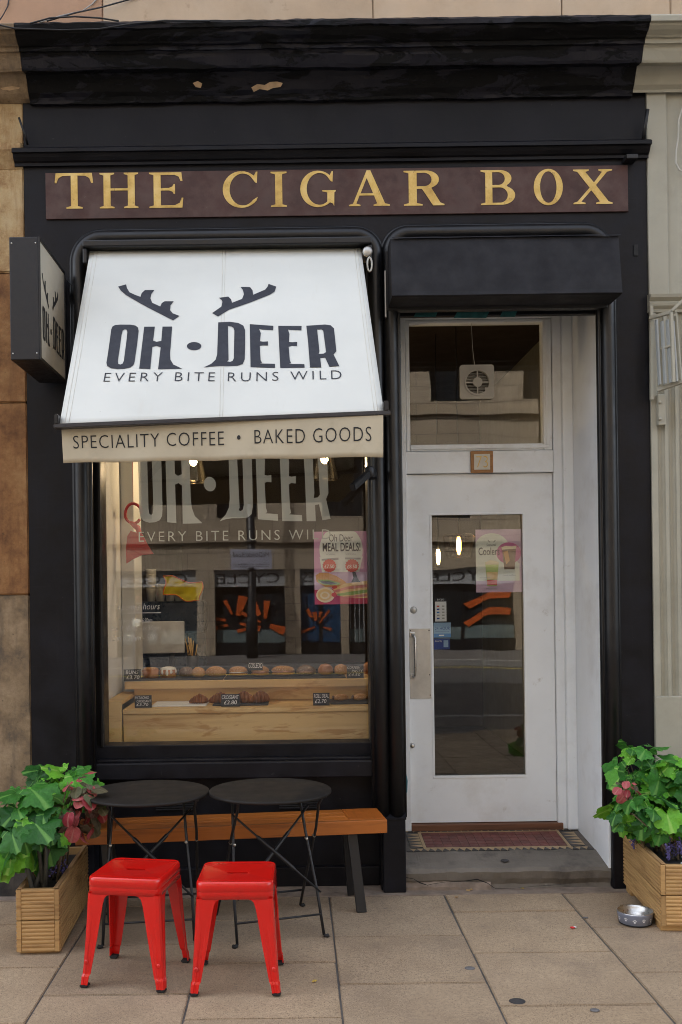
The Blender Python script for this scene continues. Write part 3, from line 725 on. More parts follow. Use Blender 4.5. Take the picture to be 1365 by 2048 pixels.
spans = [('T', 110, 187), ('H', 200, 277), ('E', 299, 367), ('C', 446, 518), ('I', 542, 574), ('G', 601, 672), ('A', 698, 780), ('R', 808, 889), ('B', 962, 1032), ('O', 1068, 1126), ('X', 1147, 1225)]
for i, (ch, a, b) in enumerate(spans):
    t = (a - 110) / 1115
    zt, zb = P(a, 347 - 8 * t, SY).z, P(a, 418 - 10 * t, SY).z
    x0, x1 = PX(a, SY, 380), PX(b, SY, 380)
    lps = [[(x0 + (x1 - x0) * x, zb + (zt - zb) * y) for x, y in lp] for lp in GLY[ch]]
    shape('letter', lps, .0012, lambda x, y, h: Vector((x, SY - .0014 - h, y)), M_GOLD, sgn)

# ================================================================== NEIGHBOURING SAGE SHOPFRONT (right)
nb = thing('sage_shopfront', 'sage green painted shopfront with fluted pilaster right of the black shop', 'shopfront', (2.4, 0, 0))
SX = XR + .003
extrude_profile('sage_cornice', CORN[:22] + [(-.006, PZ(165, 0, 660)), (.09, PZ(165, 0, 660))], 1.817, 4.4, M_SAGE, nb, 60, .0025, seed=9)
box('upper_pilaster', SX, SX + .105, -.012, .09, PZ(592, 0, 1330), PZ(142, -.03, 1330), M_SAGE, nb, .005)
box('side_panel', SX + .105, 4.4, .006, .09, PZ(592, 0, 1330), PZ(142, -.03, 1330), M_SAGE, nb, .004)
zq = PZ(592, 0, 1330)
extrude_profile('pilaster_cap', [(.09, zq - .09), (-.015, zq - .09), (-.018, zq - .075), (-.035, zq - .06), (-.04, zq - .045), (-.03, zq - .035), (-.05, zq - .02), (-.055, zq - .004), (-.013, zq + .004), (.09, zq + .004)], SX - .008, 2.35, M_SAGE, nb, 1)
zfb = PZ(1392, 0, 1330); zft = zq - .092
bm = bmesh.new(); prof = [(SX, .0), (SX, -.014), (SX + .030, -.014)]
x = SX + .032
while x < SX + .42:
    prof += [(x, -.014), (x + .004, -.003), (x + .014, .006), (x + .026, .006), (x + .036, -.003), (x + .040, -.014), (x + .056, -.014)]; x += .057
prof += [(x + .03, -.014), (x + .03, .0)]
ra = [bm.verts.new((a, b, zfb)) for a, b in prof]; rb = [bm.verts.new((a, b, zft)) for a, b in prof]
for k in range(len(prof) - 1): bm.faces.new((ra[k], ra[k + 1], rb[k + 1], rb[k]))
bmesh.ops.recalc_face_normals(bm, faces=bm.faces[:])
XE = x + .03
finish('fluted_shaft', bm, M_SAGE, nb)
box('pilaster_base', SX, XE, -.018, .09, 0, zfb, M_SAGE, nb, .005)
box('side_wall', SX + .03, 14, .088, 9, -.2, 4.199, M_SAGE, nb, 0)
box('stall_board', XE + .002, 4.4, .02, .087, 0, .7, M_SAGE, nb, .005)
box('dark_window', XE + .05, 4.2, .03, .087, .75, 2.9, M_MOULD, nb, .004)
# ================================================================== AWNING
aw = thing('awning', 'white canvas awning with dark antler logo over the shop window', 'awning', (-.33, 0, 2.2))
YT, YB = -.085, -.93
A0 = P(181, 501, YT); A1 = P(722, 497, YT)
AB = P(444, 840, YB)
e1 = (A1 - A0).normalized(); e2 = (AB - (A0 + A1) / 2); e2 = (e2 - e1 * e2.dot(e1)).normalized(); an = e1.cross(e2).normalized()
if an.y > 0: an = -an
def awp(px, py): return onplane(px, py, A0, an)
def aw2(px, py):
    w = awp(px, py) - A0; return (w.dot(e1), w.dot(e2))
def sag(s, t):   # slight belly of the cloth between roller and bar
    return -.006 * math.sin(math.pi * max(0, min(1, t / 1.35))) + .0025 * math.sin(s * 9 + t * 3) * (t / 1.35)
def awl(s, t, h=0): return A0 + e1 * s + e2 * t + an * (sag(s, t) + h)
cA, cB, cC, cD = aw2(181, 499), aw2(722, 494), aw2(769, 828), aw2(119, 849)
bm = bmesh.new(); NU, NV = 40, 30; g = []
for j in range(NV + 1):
    row = []
    for i in range(NU + 1):
        a, b = i / NU, j / NV
        s = (cA[0] * (1 - a) + cB[0] * a) * (1 - b) + (cD[0] * (1 - a) + cC[0] * a) * b
        t = (cA[1] * (1 - a) + cB[1] * a) * (1 - b) + (cD[1] * (1 - a) + cC[1] * a) * b
        row.append((bm.verts.new(awl(s, t, 0)), bm.verts.new(awl(s, t, -.002))))
    g.append(row)
for j in range(NV):
    for i in range(NU):
        bm.faces.new((g[j][i][0], g[j][i + 1][0], g[j + 1][i + 1][0], g[j + 1][i][0])); bm.faces.new((g[j][i][1], g[j + 1][i][1], g[j + 1][i + 1][1], g[j][i + 1][1]))
for i in range(NU):
    for j in (0, NV): bm.faces.new((g[j][i][0], g[j][i][1], g[j][i + 1][1], g[j][i + 1][0]))
for j in range(NV):
    for i in (0, NU): bm.faces.new((g[j][i][0], g[j + 1][i][0], g[j + 1][i][1], g[j][i][1]))
bmesh.ops.recalc_face_normals(bm, faces=bm.faces[:])
fab = finish('awning_fabric', bm, M_AWN, aw, True)
# seams
M_SEAM = pm('awning_seam_thread', (.62, .60, .53), .9)
def seam(pa, pb):
    a, b = aw2(*pa), aw2(*pb); pts = [awl(a[0] + (b[0] - a[0]) * k / 12, a[1] + (b[1] - a[1]) * k / 12, .0006) for k in range(13)]
    tube('seam', pts, .0012, M_SEAM, fab, 5)
seam((189, 501), (130, 846)); seam((196, 501), (138, 846)); seam((446, 500), (440, 837)); seam((451, 500), (446, 837)); seam((715, 497), (757, 829)); seam((709, 497), (750, 829))
# logo, traced from the photograph as flat print lying on the cloth
def z3(L): return [(x / 3.4125, 440 + y / 3.4125) for x, y in L]
def z4(L): return [(380 + x / 3.25, 440 + y / 3.25) for x, y in L]
LOGO = [('antler', [z3([(808, 452), (862, 437), (868, 462), (885, 490), (925, 508), (960, 520), (968, 495), (990, 475), (1055, 474), (1035, 500), (1028, 530), (1040, 560), (1095, 585), (1105, 562), (1125, 550), (1187, 550), (1165, 578), (1162, 610), (1180, 632), (1227, 650), (1183, 680), (1050, 612), (960, 565), (860, 508), (825, 478)])]),
 ('antler', [z4([(145, 602), (205, 560), (213, 530), (208, 518), (190, 503), (250, 495), (268, 512), (275, 535), (340, 510), (352, 480), (345, 452), (330, 433), (392, 434), (408, 455), (412, 483), (490, 450), (505, 432), (512, 413), (562, 430), (552, 462), (520, 482), (400, 530), (255, 580), (184, 624)])]),
 ('logo_letter', [z3([(760, 740), (768, 722), (785, 712), (820, 708), (890, 708), (925, 714), (942, 727), (947, 750), (938, 830), (920, 960), (912, 985), (890, 1002), (850, 1010), (800, 1012), (755, 1005), (732, 990), (727, 968), (735, 920), (748, 830)]), z3([(838, 748), (852, 739), (866, 742), (870, 760), (866, 800), (846, 955), (838, 974), (822, 981), (808, 976), (805, 955), (815, 890), (830, 780)])]),
 ('logo_letter', [z3([(985, 722), (1058, 722), (1046, 818), (1070, 826), (1102, 820), (1110, 722), (1176, 722), (1162, 905), (1164, 950), (1185, 985), (1245, 1014), (1080, 1016), (1098, 864), (1070, 854), (1041, 860), (1027, 1014), (951, 1010)])]),
 ('logo_dot', [[(388.6 + 14.5 * math.cos(a * .2618), 691.4 + 8.2 * math.sin(a * .2618)) for a in range(24)]]),
 ('logo_letter', [z4([(185, 662), (260, 658), (315, 665), (348, 682), (360, 712), (360, 800), (357, 900), (345, 930), (312, 943), (250, 946), (190, 946), (140, 950), (90, 957), (140, 932), (168, 905), (178, 870)]), z4([(248, 685), (270, 688), (284, 697), (290, 715), (286, 895), (278, 912), (262, 918), (243, 916), (252, 905)])]),
 ('logo_letter', [z4([(390, 672), (543, 682), (542, 710), (470, 706), (450, 702), (462, 730), (456, 782), (475, 785), (508, 783), (508, 810), (475, 808), (455, 812), (460, 905), (470, 922), (455, 927), (553, 930), (555, 956), (395, 950)])]),
 ('logo_letter', [z4([(575, 682), (727, 683), (726, 711), (660, 709), (638, 706), (648, 735), (645, 787), (665, 789), (698, 787), (697, 814), (662, 812), (643, 818), (650, 905), (658, 925), (644, 931), (745, 934), (747, 957), (588, 957)])]),
 ('logo_letter', [z4([(758, 682), (880, 675), (915, 680), (937, 700), (945, 770), (953, 850), (935, 872), (972, 948), (908, 953), (880, 892), (848, 895), (855, 957), (782, 957), (770, 800)]), z4([(828, 707), (855, 706), (868, 715), (886, 856), (870, 866), (838, 868), (843, 850)])])]
LOGO2 = []
def densify(lp, m=.02):
    out = []
    for a, b in zip(lp, lp[1:] + lp[:1]):
        n = max(1, int(math.dist(a, b) / m)); out += [(a[0] + (b[0] - a[0]) * k / n, a[1] + (b[1] - a[1]) * k / n) for k in range(n)]
    return out
for nm, lps in LOGO:
    l2 = [[aw2(x, y) for x, y in lp] for lp in lps]; LOGO2.append((nm, l2))
    me = loops_mesh([densify([(a, b) for a, b in lp]) for lp in l2], 0)
    for v in me.vertices: v.co = awl(v.co.x, v.co.y, .0022)
    mesh_obj(nm, me, M_INK, fab)
allp = [p for nm, lps in LOGO2 for lp in lps for p in lp]
LX0, LX1, LY0, LY1 = min(p[0] for p in allp), max(p[0] for p in allp), min(p[1] for p in allp), max(p[1] for p in allp)
bl, br = aw2(207, 762), aw2(684, 758); bt = aw2(207, 744); th = bl[1] - bt[1]
def tagfn(a, b, h):
    s = bl[0] + (br[0] - bl[0]) * a; t = bl[1] + (br[1] - bl[1]) * a - th * b + .006 * math.sin(math.pi * a)
    return awl(s, t, .0022)
writing_words('tagline_word', 'EVERY BITE RUNS WILD', tagfn, M_INK, fab, .02, thin=-.012, spacing=1.35)
# roller, cassette hood, front bar, valance
W0, W1 = A0 - e1 * .03, A1 + e1 * .055
box('hood', W0.x, W1.x, -.15, -.0, A0.z - .004, A0.z + .034, M_MOULD, aw, .008)
tube('roller', [Vector((A0.x - .01, -.06, A0.z - .03)), Vector((A1.x + .03, -.06, A1.z - .03))], .035, M_STEELPLATE, aw, 12)
for xx in (W0.x, W1.x - .022): box('end_bracket', xx, xx + .022, -.14, -.0, A0.z - .085, A0.z - .006, M_MOULD, aw, .006)
gx = A1.x + .035
lathe('gear_box', [(.018, 0), (.026, .006), (.026, .02), (.012, .026)], M_STEELPLATE, aw, 14, (gx - .004, -.15, A1.z - .035), axis='Y')
tube('crank_eye', [(gx + .005, -.15, A1.z - .065)] + [(gx + .005 + .012 * math.sin(a * .5236), -.15, A1.z - .105 + .036 * math.cos(a * .5236)) for a in range(0, 13)], .005, pm('off_white_nylon', (.55, .55, .50), .5), aw, 8)
BL, BR = awp(108, 850), awp(781, 823)
bd = (BR - BL).normalized()
def bar(p, q, sy, sz, name, mat, par, off=(0, 0, 0), bev=.004):
    bm = bmesh.new(); d = (q - p); L = d.length; d.normalize(); up = Vector((0, 0, 1)); y = up.cross(d).normalized(); z = d.cross(y)
    fs = bm_box(bm, 0, L, -sy / 2, sy / 2, -sz / 2, sz / 2)
    if bev: bmesh.ops.bevel(bm, geom=bm.edges[:], offset=bev, segments=2, affect='EDGES')
    o = Vector(off)
    for v in bm.verts: c = v.co.copy(); v.co = p + d * c.x + y * c.y + z * c.z + o
    return finish(name, bm, mat, par)
fb = bar(BL, BR, .05, .020, 'front_bar', M_DARKFRAME, aw, (0, .012, -.006))
bar(BL + bd * .004, BL + bd * .022, .05, .045, 'bar_end_cap', M_BLACKMETAL, fb, (0, .01, .024)); bar(BR - bd * .030, BR - bd * .008, .05, .045, 'bar_end_cap', M_BLACKMETAL, fb, (0, .01, .024))
vy = (BL.y + BR.y) / 2 + .012
def vfn(px, py):
    p = P(px, py, vy); return p
va, vb, vc, vd = P(123, 848, vy), P(767, 824, vy), P(767, 914, vy), P(127, 926, vy)
def valp(a, b, h=0):
    top = va.lerp(vb, a); bot = vd.lerp(vc, a); p = top.lerp(bot, b)
    rip = (.006 * math.sin(a * 19) + .004 * math.sin(a * 43 + 1)) * b * b + .004 * math.sin(a * 7)
    p.y += rip - h; p.z += .002 * math.sin(a * 23) * b
    return p
bm = bmesh.new(); NU, NV = 90, 8
fr_ = [[bm.verts.new(valp(i / NU, j / NV, .0008)) for i in range(NU + 1)] for j in range(NV + 1)]
bk_ = [[bm.verts.new(valp(i / NU, j / NV, -.0008)) for i in range(NU + 1)] for j in range(NV + 1)]
for j in range(NV):
    for i in range(NU):
        bm.faces.new((fr_[j][i], fr_[j][i + 1], fr_[j + 1][i + 1], fr_[j + 1][i])); bm.faces.new((bk_[j][i], bk_[j + 1][i], bk_[j + 1][i + 1], bk_[j][i + 1]))
for i in range(NU): bm.faces.new((fr_[NV][i], fr_[NV][i + 1], bk_[NV][i + 1], bk_[NV][i]))
val = finish('valance', bm, M_VAL, aw, True)
ta, tb, tc = (145 - 123) / 644, (743 - 123) / 644, None
writing_words('valance_word', 'SPECIALITY COFFEE  \u2022  BAKED GOODS', lambda a, b, h: valp(ta + (tb - ta) * a, .645 - .33 * b, .0030), M_INKBLK, val, .0145, thin=-.010, spacing=1.12)
# folding arms under the cloth
for (x0, sgn_) in ((A0.x + .05, 1), (A1.x - .05, -1)):
    sh = Vector((x0, -.07, A0.z - .12)); el = Vector((x0 + sgn_ * .50, -.50, A0.z - .62)); ha = Vector((x0 + sgn_ * .02, vy + .05, BL.z + .0))
    arm = bar(sh, el, .028, .05, 'folding_arm', M_BLACKMETAL, aw); bar(el, ha, .024, .04, 'forearm', M_BLACKMETAL, arm)
    lathe('elbow', [(.03, -.03), (.034, 0), (.03, .03)], M_BLACKMETAL, arm, 12, el)
    box('arm_bracket', x0 - .03, x0 + .03, -.11, .0, A0.z - .16, A0.z - .09, M_BLACKMETAL, arm, .006)
# lower hinge brackets seen beside the window
for (px, py) in ((740, 945), ):
    p = P(px, py, -.12); p2 = P(705, 975, -.28)
    hb = bar(p, p2, .03, .035, 'stay_arm', M_BLACKMETAL, aw); lathe('stay_knuckle', [(.02, -.03), (.028, -.02), (.028, .02), (.02, .03)], M_BLACKMETAL, hb, 12, p)
    bar(Vector((p.x + .03, .0, p.z)), p, .05, .05, 'stay_bracket', M_BLACKMETAL, hb)

# ================================================================== BLADE SIGN
YF, YR = -.58, -.05
q0, q1 = P(78, 473, YF), P(78, 719, YF)
sx1 = PX(78, YF, 600); sx0 = PX(20, YF, 600); zt, zb = q0.z, q1.z
bs = thing('projecting_sign', 'black edged projecting box sign with cream face left of the awning', 'sign', ((sx0 + sx1) / 2, 0, zb))
box('sign_casing', sx0, sx1, YF, YR, zb, zt, M_SIGNEDGE, bs, .004)
fc = box('sign_face', sx1, sx1 + .003, YF + .014, YR - .014, zb + .014, zt - .014, M_CREAM, bs, 0)
for yy in ((YF, YF + .012), (YR - .012, YR)): box('edge_trim', sx1 + .0005, sx1 + .008, yy[0], yy[1], zb, zt, M_BLACKMETAL, bs, .001)
for zz in ((zb, zb + .012), (zt - .012, zt)): box('edge_trim', sx1 + .0005, sx1 + .008, YF + .0125, YR - .0125, zz[0], zz[1], M_BLACKMETAL, bs, .001)
for (xx, zz) in ((sx0 + .012, zt - .03), (sx1 - .012, zt - .03), (sx0 + .012, zb + .03), (sx1 - .012, zb + .03)):
    lathe('rivet', [(.002, -.0025), (.004, -.001), (.004, .001)], M_STEEL, bs, 8, (xx, YF, zz), axis='Y')
for zz in (zt - .1, zb + .1): box('wall_bracket', sx0 + .04, sx1 - .04, YR, .0, zz - .03, zz + .03, M_BLACKMETAL, bs, .003)
fh = zt - zb; lw_ = (LX1 - LX0); lh_ = (LY1 - LY0)
y0_, y1_ = YF + .05, YR - .03
sc_ = (y1_ - y0_) / lw_
zlo = zb + .105 
def blade_pt(s, t, h=0):
    return Vector((sx1 + .0042 + h, y0_ + (s - LX0) * sc_, zlo + (LY1 - t) * (fh * .56 / lh_)))
for nm, lps in LOGO2: shape(nm, lps, 0, lambda x, y, h: blade_pt(x, y), M_INKBLK, fc)
tube('sign_wire', [Vector((sx1 - .02, YR, zt - .01)), Vector((sx1 + .10, -.012, zt - .12)), Vector((sx1 + .22, -.012, zt - .25)), Vector((sx1 + .26, -.012, zt - .30))], .004, M_BLACKMETAL, bs, 6)

# ================================================================== BLACK CANOPY OVER THE DOOR
cp = thing('door_canopy', 'black fabric box canopy above the white door', 'canopy', (1.1, 0, 2.95))
cx0, cx1 = PX(784, -.25, 540), PX(1245, -.25, 540)
zt_, zb_ = PZ(474, -.20, 1010), PZ(588, -.25, 1010)
prof = [(-.05, zt_ + .004), (-.185, zt_ + .002), (-.20, zt_ - .003), (-.245, zb_ + .02), (-.25, zb_), (-.235, zb_ - .004), (-.05, zb_ - .004)]
extrude_profile('canopy_cover', prof, cx0, cx1, M_CANOPY, cp, 24, .0018)
box('canopy_back_plate', cx0 - .012, cx1 - .01, -.0495, -.001, zb_ - .02, zt_ - .01, M_BLACKMETAL, cp, .003)
extrude_profile('top_flap', [(-.19, zt_ + .0045), (-.21, zt_ + .001), (-.212, zt_ - .003), (-.19, zt_ + .009)], cx0 + .01, cx1 + .008, M_CANOPY, cp, 30, .0025, seed=6)
box('side_strip', cx0 - .020, cx0 - .0125, -.07, -.045, zb_ - .06, zt_ - .12, M_STEELPLATE, cp, .002)

# ================================================================== CABLES AND FOLDED BRACKET
cb = M_BLACKMETAL
tag(tube('cable', [P(-60, 55, -.325), P(0, 50, -.325), P(30, 57, -.325), P(120, 60, -.325), P(200, 58, -.325), P(260, 48, -.325), P(330, 41, -.325), P(420, 42, -.325)], .004, cb, None, 6), 'thin black cable sagging along the top of the cornice at left', 'cable')
tag(tube('cable', [P(60, 47, -.325), P(100, 36, -.33), P(150, 33, -.33), P(200, 36, -.33), P(238, 42, -.325)], .004, cb, None, 6), 'short arched black cable on top of the cornice', 'cable')
tag(tube('cable', [P(80, 45, -.32), P(120, 32, -.20), P(165, 22, -.02), P(185, 8, .04), P(215, -25, .04)], .0035, pm('pale_cable', (.35, .33, .30), .6), None, 6), 'pale grey cable climbing the pink stone above the cornice', 'cable')
tag(tube('cable', [P(95, 42, -.325), P(150, 26, -.15), P(205, 14, .0), P(270, -4, .04), P(330, -25, .04)], .0045, cb, None, 6), 'black cable rising right across the upper stone wall', 'cable')
tag(tube('cable', [P(0, 40, -.2), P(8, 28, .0), P(16, 12, .04), P(22, -25, .04)], .0035, cb, None, 6), 'black cable at the top left corner of the stone', 'cable')
cs = [P(1385, 190, -.02), P(1366, 212, -.02), P(1358, 240, -.02), P(1357, 275, -.02), P(1353, 300, -.02), P(1352, 325, -.02), P(1359, 340, -.02), P(1375, 345, -.02)]
tag(tube('cable', cs, .0045, pm('white_cable', (.52, .51, .45), .6), None, 6), 'white cable looped on the sage green panel', 'cable')
fbk = thing('folded_awning_arm', 'folded sage painted metal awning frame fixed to the green pilaster', 'awning frame', P(1330, 800, -.05))
def pbar(a, b, Y0, Y1, w, name='frame_bar', par=fbk, mat=M_SAGE): return bar(P(a[0], a[1], Y0), P(b[0], b[1], Y1), w, w, name, mat, par, bev=.002)
M_SLATG = pm('grey_folded_slat', (.36, .38, .37), .5, 6, .1, .1)
for k in range(4):
    xa = 1313 + k * 11; bar(P(xa, 640 + (k % 2) * 3, -.10 - .015 * k), P(xa + 7, 770 - k * 2, -.13 - .015 * k), .010, .024, 'folded_slat', M_SLATG, fbk, bev=.002)
pbar((1343, 625), (1348, 765), -.17, -.19, .016); pbar((1352, 632), (1362, 760), -.15, -.17, .014)
pbar((1300, 636), (1352, 622), -.05, -.17, .018); pbar((1344, 622), (1372, 596), -.17, -.20, .016); pbar((1316, 780), (1368, 762), -.08, -.18, .020)
pbar((1316, 700), (1345, 690), -.10, -.17, .012)
box('wall_bracket', PX(1313, -.02, 800), PX(1328, -.02, 800), -.05, -.012, PZ(852, -.02, 1320), PZ(790, -.02, 1320), M_SAGE, fbk, .005)
for py in (805, 838): lathe('bolt', [(.006, -.008), (.009, -.004), (.009, .004)], M_SAGE, fbk, 8, (PX(1320, -.05, 800), -.052, PZ(py, -.05, 1320)), axis='Y')
pbar((1303, 612), (1304, 800), -.035, -.035, .018, 'upright_rail')
# ================================================================== STOOLS
random.seed(11)
def stool():
    t = thing('metal_stool', 'x', 'stool')
    H_ = .442
    top = loops_mesh([rrect(-.143, .143, -.143, .143, .03, 6), rrect(-.044, .044, -.010, .010, .0098, 5)], .0012)
    for v in top.vertices:
        v.co.z += H_ - .002 - .004 * (1 - min(1, (max(abs(v.co.x), abs(v.co.y)) / .143)) ** 4)
    seat = mesh_obj('seat', top, M_RED, t, world=False)
    bm = bmesh.new(); rings = []
    for (hw, z, r) in ((.1425, H_ - .0025, .030), (.1465, H_ + .001, .032), (.1505, H_ - .001, .034), (.1535, H_ - .006, .036), (.1560, H_ - .036, .037), (.1530, H_ - .0385, .036), (.1535, H_ - .042, .036), (.1555, H_ - .068, .036), (.1535, H_ - .068, .034), (.1505, H_ - .012, .032)):
        rings.append([bm.verts.new((x, y, z)) for x, y in rrect(-hw, hw, -hw, hw, r, 6)])
    n = len(rings[0])
    for a, b in zip(rings, rings[1:]):
        for k in range(n): bm.faces.new((a[k], a[(k + 1) % n], b[(k + 1) % n], b[k]))
    bmesh.ops.recalc_face_normals(bm, faces=bm.faces[:])
    finish('seat_rim', bm, M_RED, t, True, False)
    slot = loops_mesh([rrect(-.0485, .0485, -.0145, .0145, .0142, 6), rrect(-.044, .044, -.010, .010, .0098, 6)], .0022)
    for v in slot.vertices: v.co.z += H_ - .0075
    mesh_obj('handle_lip', slot, M_RED, seat, world=False)
    box('slot_shade_plate', -.06, .06, -.03, .03, H_ - .026, H_ - .022, M_RUBBER, t, .001, False)  # added dark plate, stands in for the shade seen through the slot
    # one angle-section leg, bowed and tapered
    def leg(sx, sy):
        bm = bmesh.new(); rings = []
        secs = [(.376, .1535, .105), (.370, .1540, .086), (.360, .1546, .077), (.335, .1560, .071), (.30, .1572, .066), (.20, .1628, .055), (.10, .1695, .043), (.055, .1728, .038), (.045, .1765, .036), (.012, .1790, .033)]
        for (z, c, a) in secs:
            rr = min(.016, a * .4)
            prof = [(-a, 0), (-a * .75, .0), (-a * .70, -.0022 if z < .30 else 0), (-a * .45, -.0022 if z < .30 else 0), (-a * .40, 0), (-rr, 0), (-rr * .3, -rr * .3 * .75), (0, -rr), (0, -a * .40), (-.0022 if z < .30 else 0, -a * .45), (-.0022 if z < .30 else 0, -a * .70), (0, -a * .75), (0, -a)]
            outer = [bm.verts.new((sx * (c + p), sy * (c + q), z)) for p, q in prof]
            inner = [bm.verts.new((sx * (c + min(p, -.004) - (.004 if q == 0 and p < -.004 else 0) * 0), sy * (c + min(q, -.004)), z)) for p, q in prof]
            rings.append(outer + inner[::-1])
        n = len(rings[0])
        for a, b in zip(rings, rings[1:]):
            for k in range(n): bm.faces.new((a[k], a[(k + 1) % n], b[(k + 1) % n], b[k]))
        bm.faces.new(rings[0]); bm.faces.new(rings[-1])
        bmesh.ops.remove_doubles(bm, verts=bm.verts[:], dist=.0002)
        bmesh.ops.recalc_face_normals(bm, faces=bm.faces[:])
        o = finish('leg', bm, M_RED, t, False, False)
        c = .1790
        bm = bmesh.new(); bm_box(bm, c - .034, c + .001, c - .034, c + .001, 0, .013)
        bmesh.ops.bevel(bm, geom=bm.edges[:], offset=.004, segments=2, affect='EDGES')
        for v in bm.verts: v.co.x *= sx; v.co.y *= sy
        bmesh.ops.recalc_face_normals(bm, faces=bm.faces[:])
        finish('rubber_foot', bm, M_RUBBER, o, False, False)
        # stacking dimple
        bm = bmesh.new(); bmesh.ops.create_uvsphere(bm, u_segments=10, v_segments=6, radius=.010)
        for v in bm.verts: v.co = Vector((sx * (.1695 - .016 + v.co.x * .9), sy * (.1705 + v.co.y * .35), .103 + v.co.z))
        finish('dimple', bm, M_RED, o, True, False)
        return o
    for sx in (-1, 1):
        for sy in (-1, 1): leg(sx, sy)
    for s in (-1, 1): tube('cross_brace', [(-.13, -.13 * s, .372), (0, 0, .395), (.13, .13 * s, .372)], .006, M_RED, t, 6, False)
    return t
s1 = stool(); s1.location = (-.682, -1.115, .003); s1.rotation_euler = (0, 0, R(-11))
tag(s1, 'glossy red square metal stool nearest the left planter', 'stool', 'red metal stools')
s2 = copy_tree(s1); s2.location = (-.252, -1.185, .003); s2.rotation_euler = (0, 0, R(-1.5))
tag(s2, 'glossy red square metal stool nearest the doorway', 'stool', 'red metal stools')

# ================================================================== FOLDING TABLES
def table():
    t = thing('folding_table', 'x', 'table'); H_ = .668; r = .287
    lathe('table_top', [(.001, H_ - .004), (r - .012, H_ - .004), (r - .006, H_ - .014), (r - .001, H_ - .014), (r, H_ - .008), (r - .001, H_ - .002), (r - .004, H_), (r * .5, H_ + .0003), (.001, H_ + .0005)], M_TABLE, t, 72, world=False)
    M = M_BLACKMETAL
    def frame(xs_, yt, yb, xw_t, xw_b, name):
        for s in (-1, 1):
            lg = tube('leg', [(s * xw_t + xs_, yt, H_ - .012), (s * (xw_t * .95) + xs_, yt + (yb - yt) * .12, H_ - .07), (s * (xw_t * 1.0) + xs_, yt + (yb - yt) * .3, H_ - .20), (s * (xw_b * .97) + xs_, yt + (yb - yt) * .7, H_ - .47), (s * xw_b + xs_, yb, .012)], .0068, M, t, 8, False)
            tube('foot', [(s * xw_b + xs_, yb, .012), (s * (xw_b + .012) + xs_, yb - .004, .008), (s * (xw_b + .022) + xs_, yb - .006, .013)], .009, M_RUBBER, lg, 8, False)
            lathe('rivet', [(.004, -.012), (.007, -.010), (.007, .010), (.004, .012)], M_STEEL, lg, 8, (s * (xw_t * 1.0) + xs_, yt + (yb - yt) * .38, H_ - .245), False, 'Y')
            box('top_bracket', s * xw_t + xs_ - .008, s * xw_t + xs_ + .008, yt - .02, yt + .02, H_ - .028, H_ - .006, M, lg, .002, False)
        f = .14; x_ = xw_b - .002
        yy = yb + (yt - yb) * f * .8
        tube('crossbar', [(-x_ + xs_, yy, .10), (x_ + xs_, yy, .10)], .005, M, t, 8, False)
    frame(.0, .10, -.155, .175, .205, 'a')
    frame(.02, -.125, .31, .205, .215, 'b')
    # crossing braces, flat in the middle
    def brace(a, b):
        a, b = Vector(a), Vector(b)
        o = tube('cross_brace', [a, a.lerp(b, .28), a.lerp(b, .3), a.lerp(b, .7), a.lerp(b, .72), b], [.005, .005, .009, .009, .005, .005], M, t, 6, False)
    brace((-.178, .035, H_ - .11), (.203, -.120, .20)); brace((.20, .045, H_ - .10), (-.19, -.110, .20))
    return t
t1 = table(); t1.location = (-.700, -.625, 0); t1.rotation_euler = (0, 0, R(7))
tag(t1, 'round dark folding table beside the left planter', 'table', 'round folding tables')
t2 = copy_tree(t1); t2.location = (-.128, -.615, 0); t2.rotation_euler = (0, 0, R(17))
tag(t2, 'round dark folding table nearer the doorway, behind right stool', 'table', 'round folding tables')

# ================================================================== BENCH
ba = Vector((-1.07, -.50, 0)); bb = Vector((.444, -.33, 0))
ang = math.atan2(bb.y - ba.y, bb.x - ba.x); BLn = (bb - ba).length
bn = thing('wooden_bench', 'varnished orange wooden bench with black metal legs below the window', 'bench', ba, ang)
BD, BT = .275, .452
eb = .185
for k in range(3):
    w = (BD - .034) / 3
    box('seat_plank', eb + .002, BLn - eb - .002, .032 + k * w + .0015, .032 + (k + 1) * w - .0015, BT - .024, BT, M_BENCH, bn, .003, False)
box('end_board', 0, eb, .0315, BD, BT - .024, BT + .0005, M_BENCHEND, bn, .003, False); box('end_board', BLn - eb, BLn, .0315, BD, BT - .024, BT + .0005, M_BENCHEND, bn, .003, False)
box('front_rail', 0, BLn, 0, .031, BT - .066, BT, M_BENCH, bn, .003, False); box('back_rail', .02, BLn - .02, BD - .03, BD - .001, BT - .066, BT - .025, M_BENCH, bn, .003, False)
for x in (.14, BLn - .17):
    lg = bpy.data.objects.new('trestle', None); link(lg, bn); lg.location = (x, 0, 0)
    for (y0, y1) in ((.06, .0), (BD - .06, BD + .0)):
        bm = bmesh.new(); bm_box(bm, -.025, .025, -.010, .010, 0, BT - .067)
        for v in bm.verts:
            f = 1 - v.co.z / (BT - .067); v.co.y += y0 + (y1 - y0) * f; v.co.x += .035 * f
        bmesh.ops.bevel(bm, geom=bm.edges[:], offset=.002, segments=1, affect='EDGES')
        finish('leg', bm, M_BLACKMETAL, lg, False, False)
    box('crosspiece', -.025, .025, .05, BD - .05, BT - .085, BT - .0675, M_BLACKMETAL, lg, .002, False)

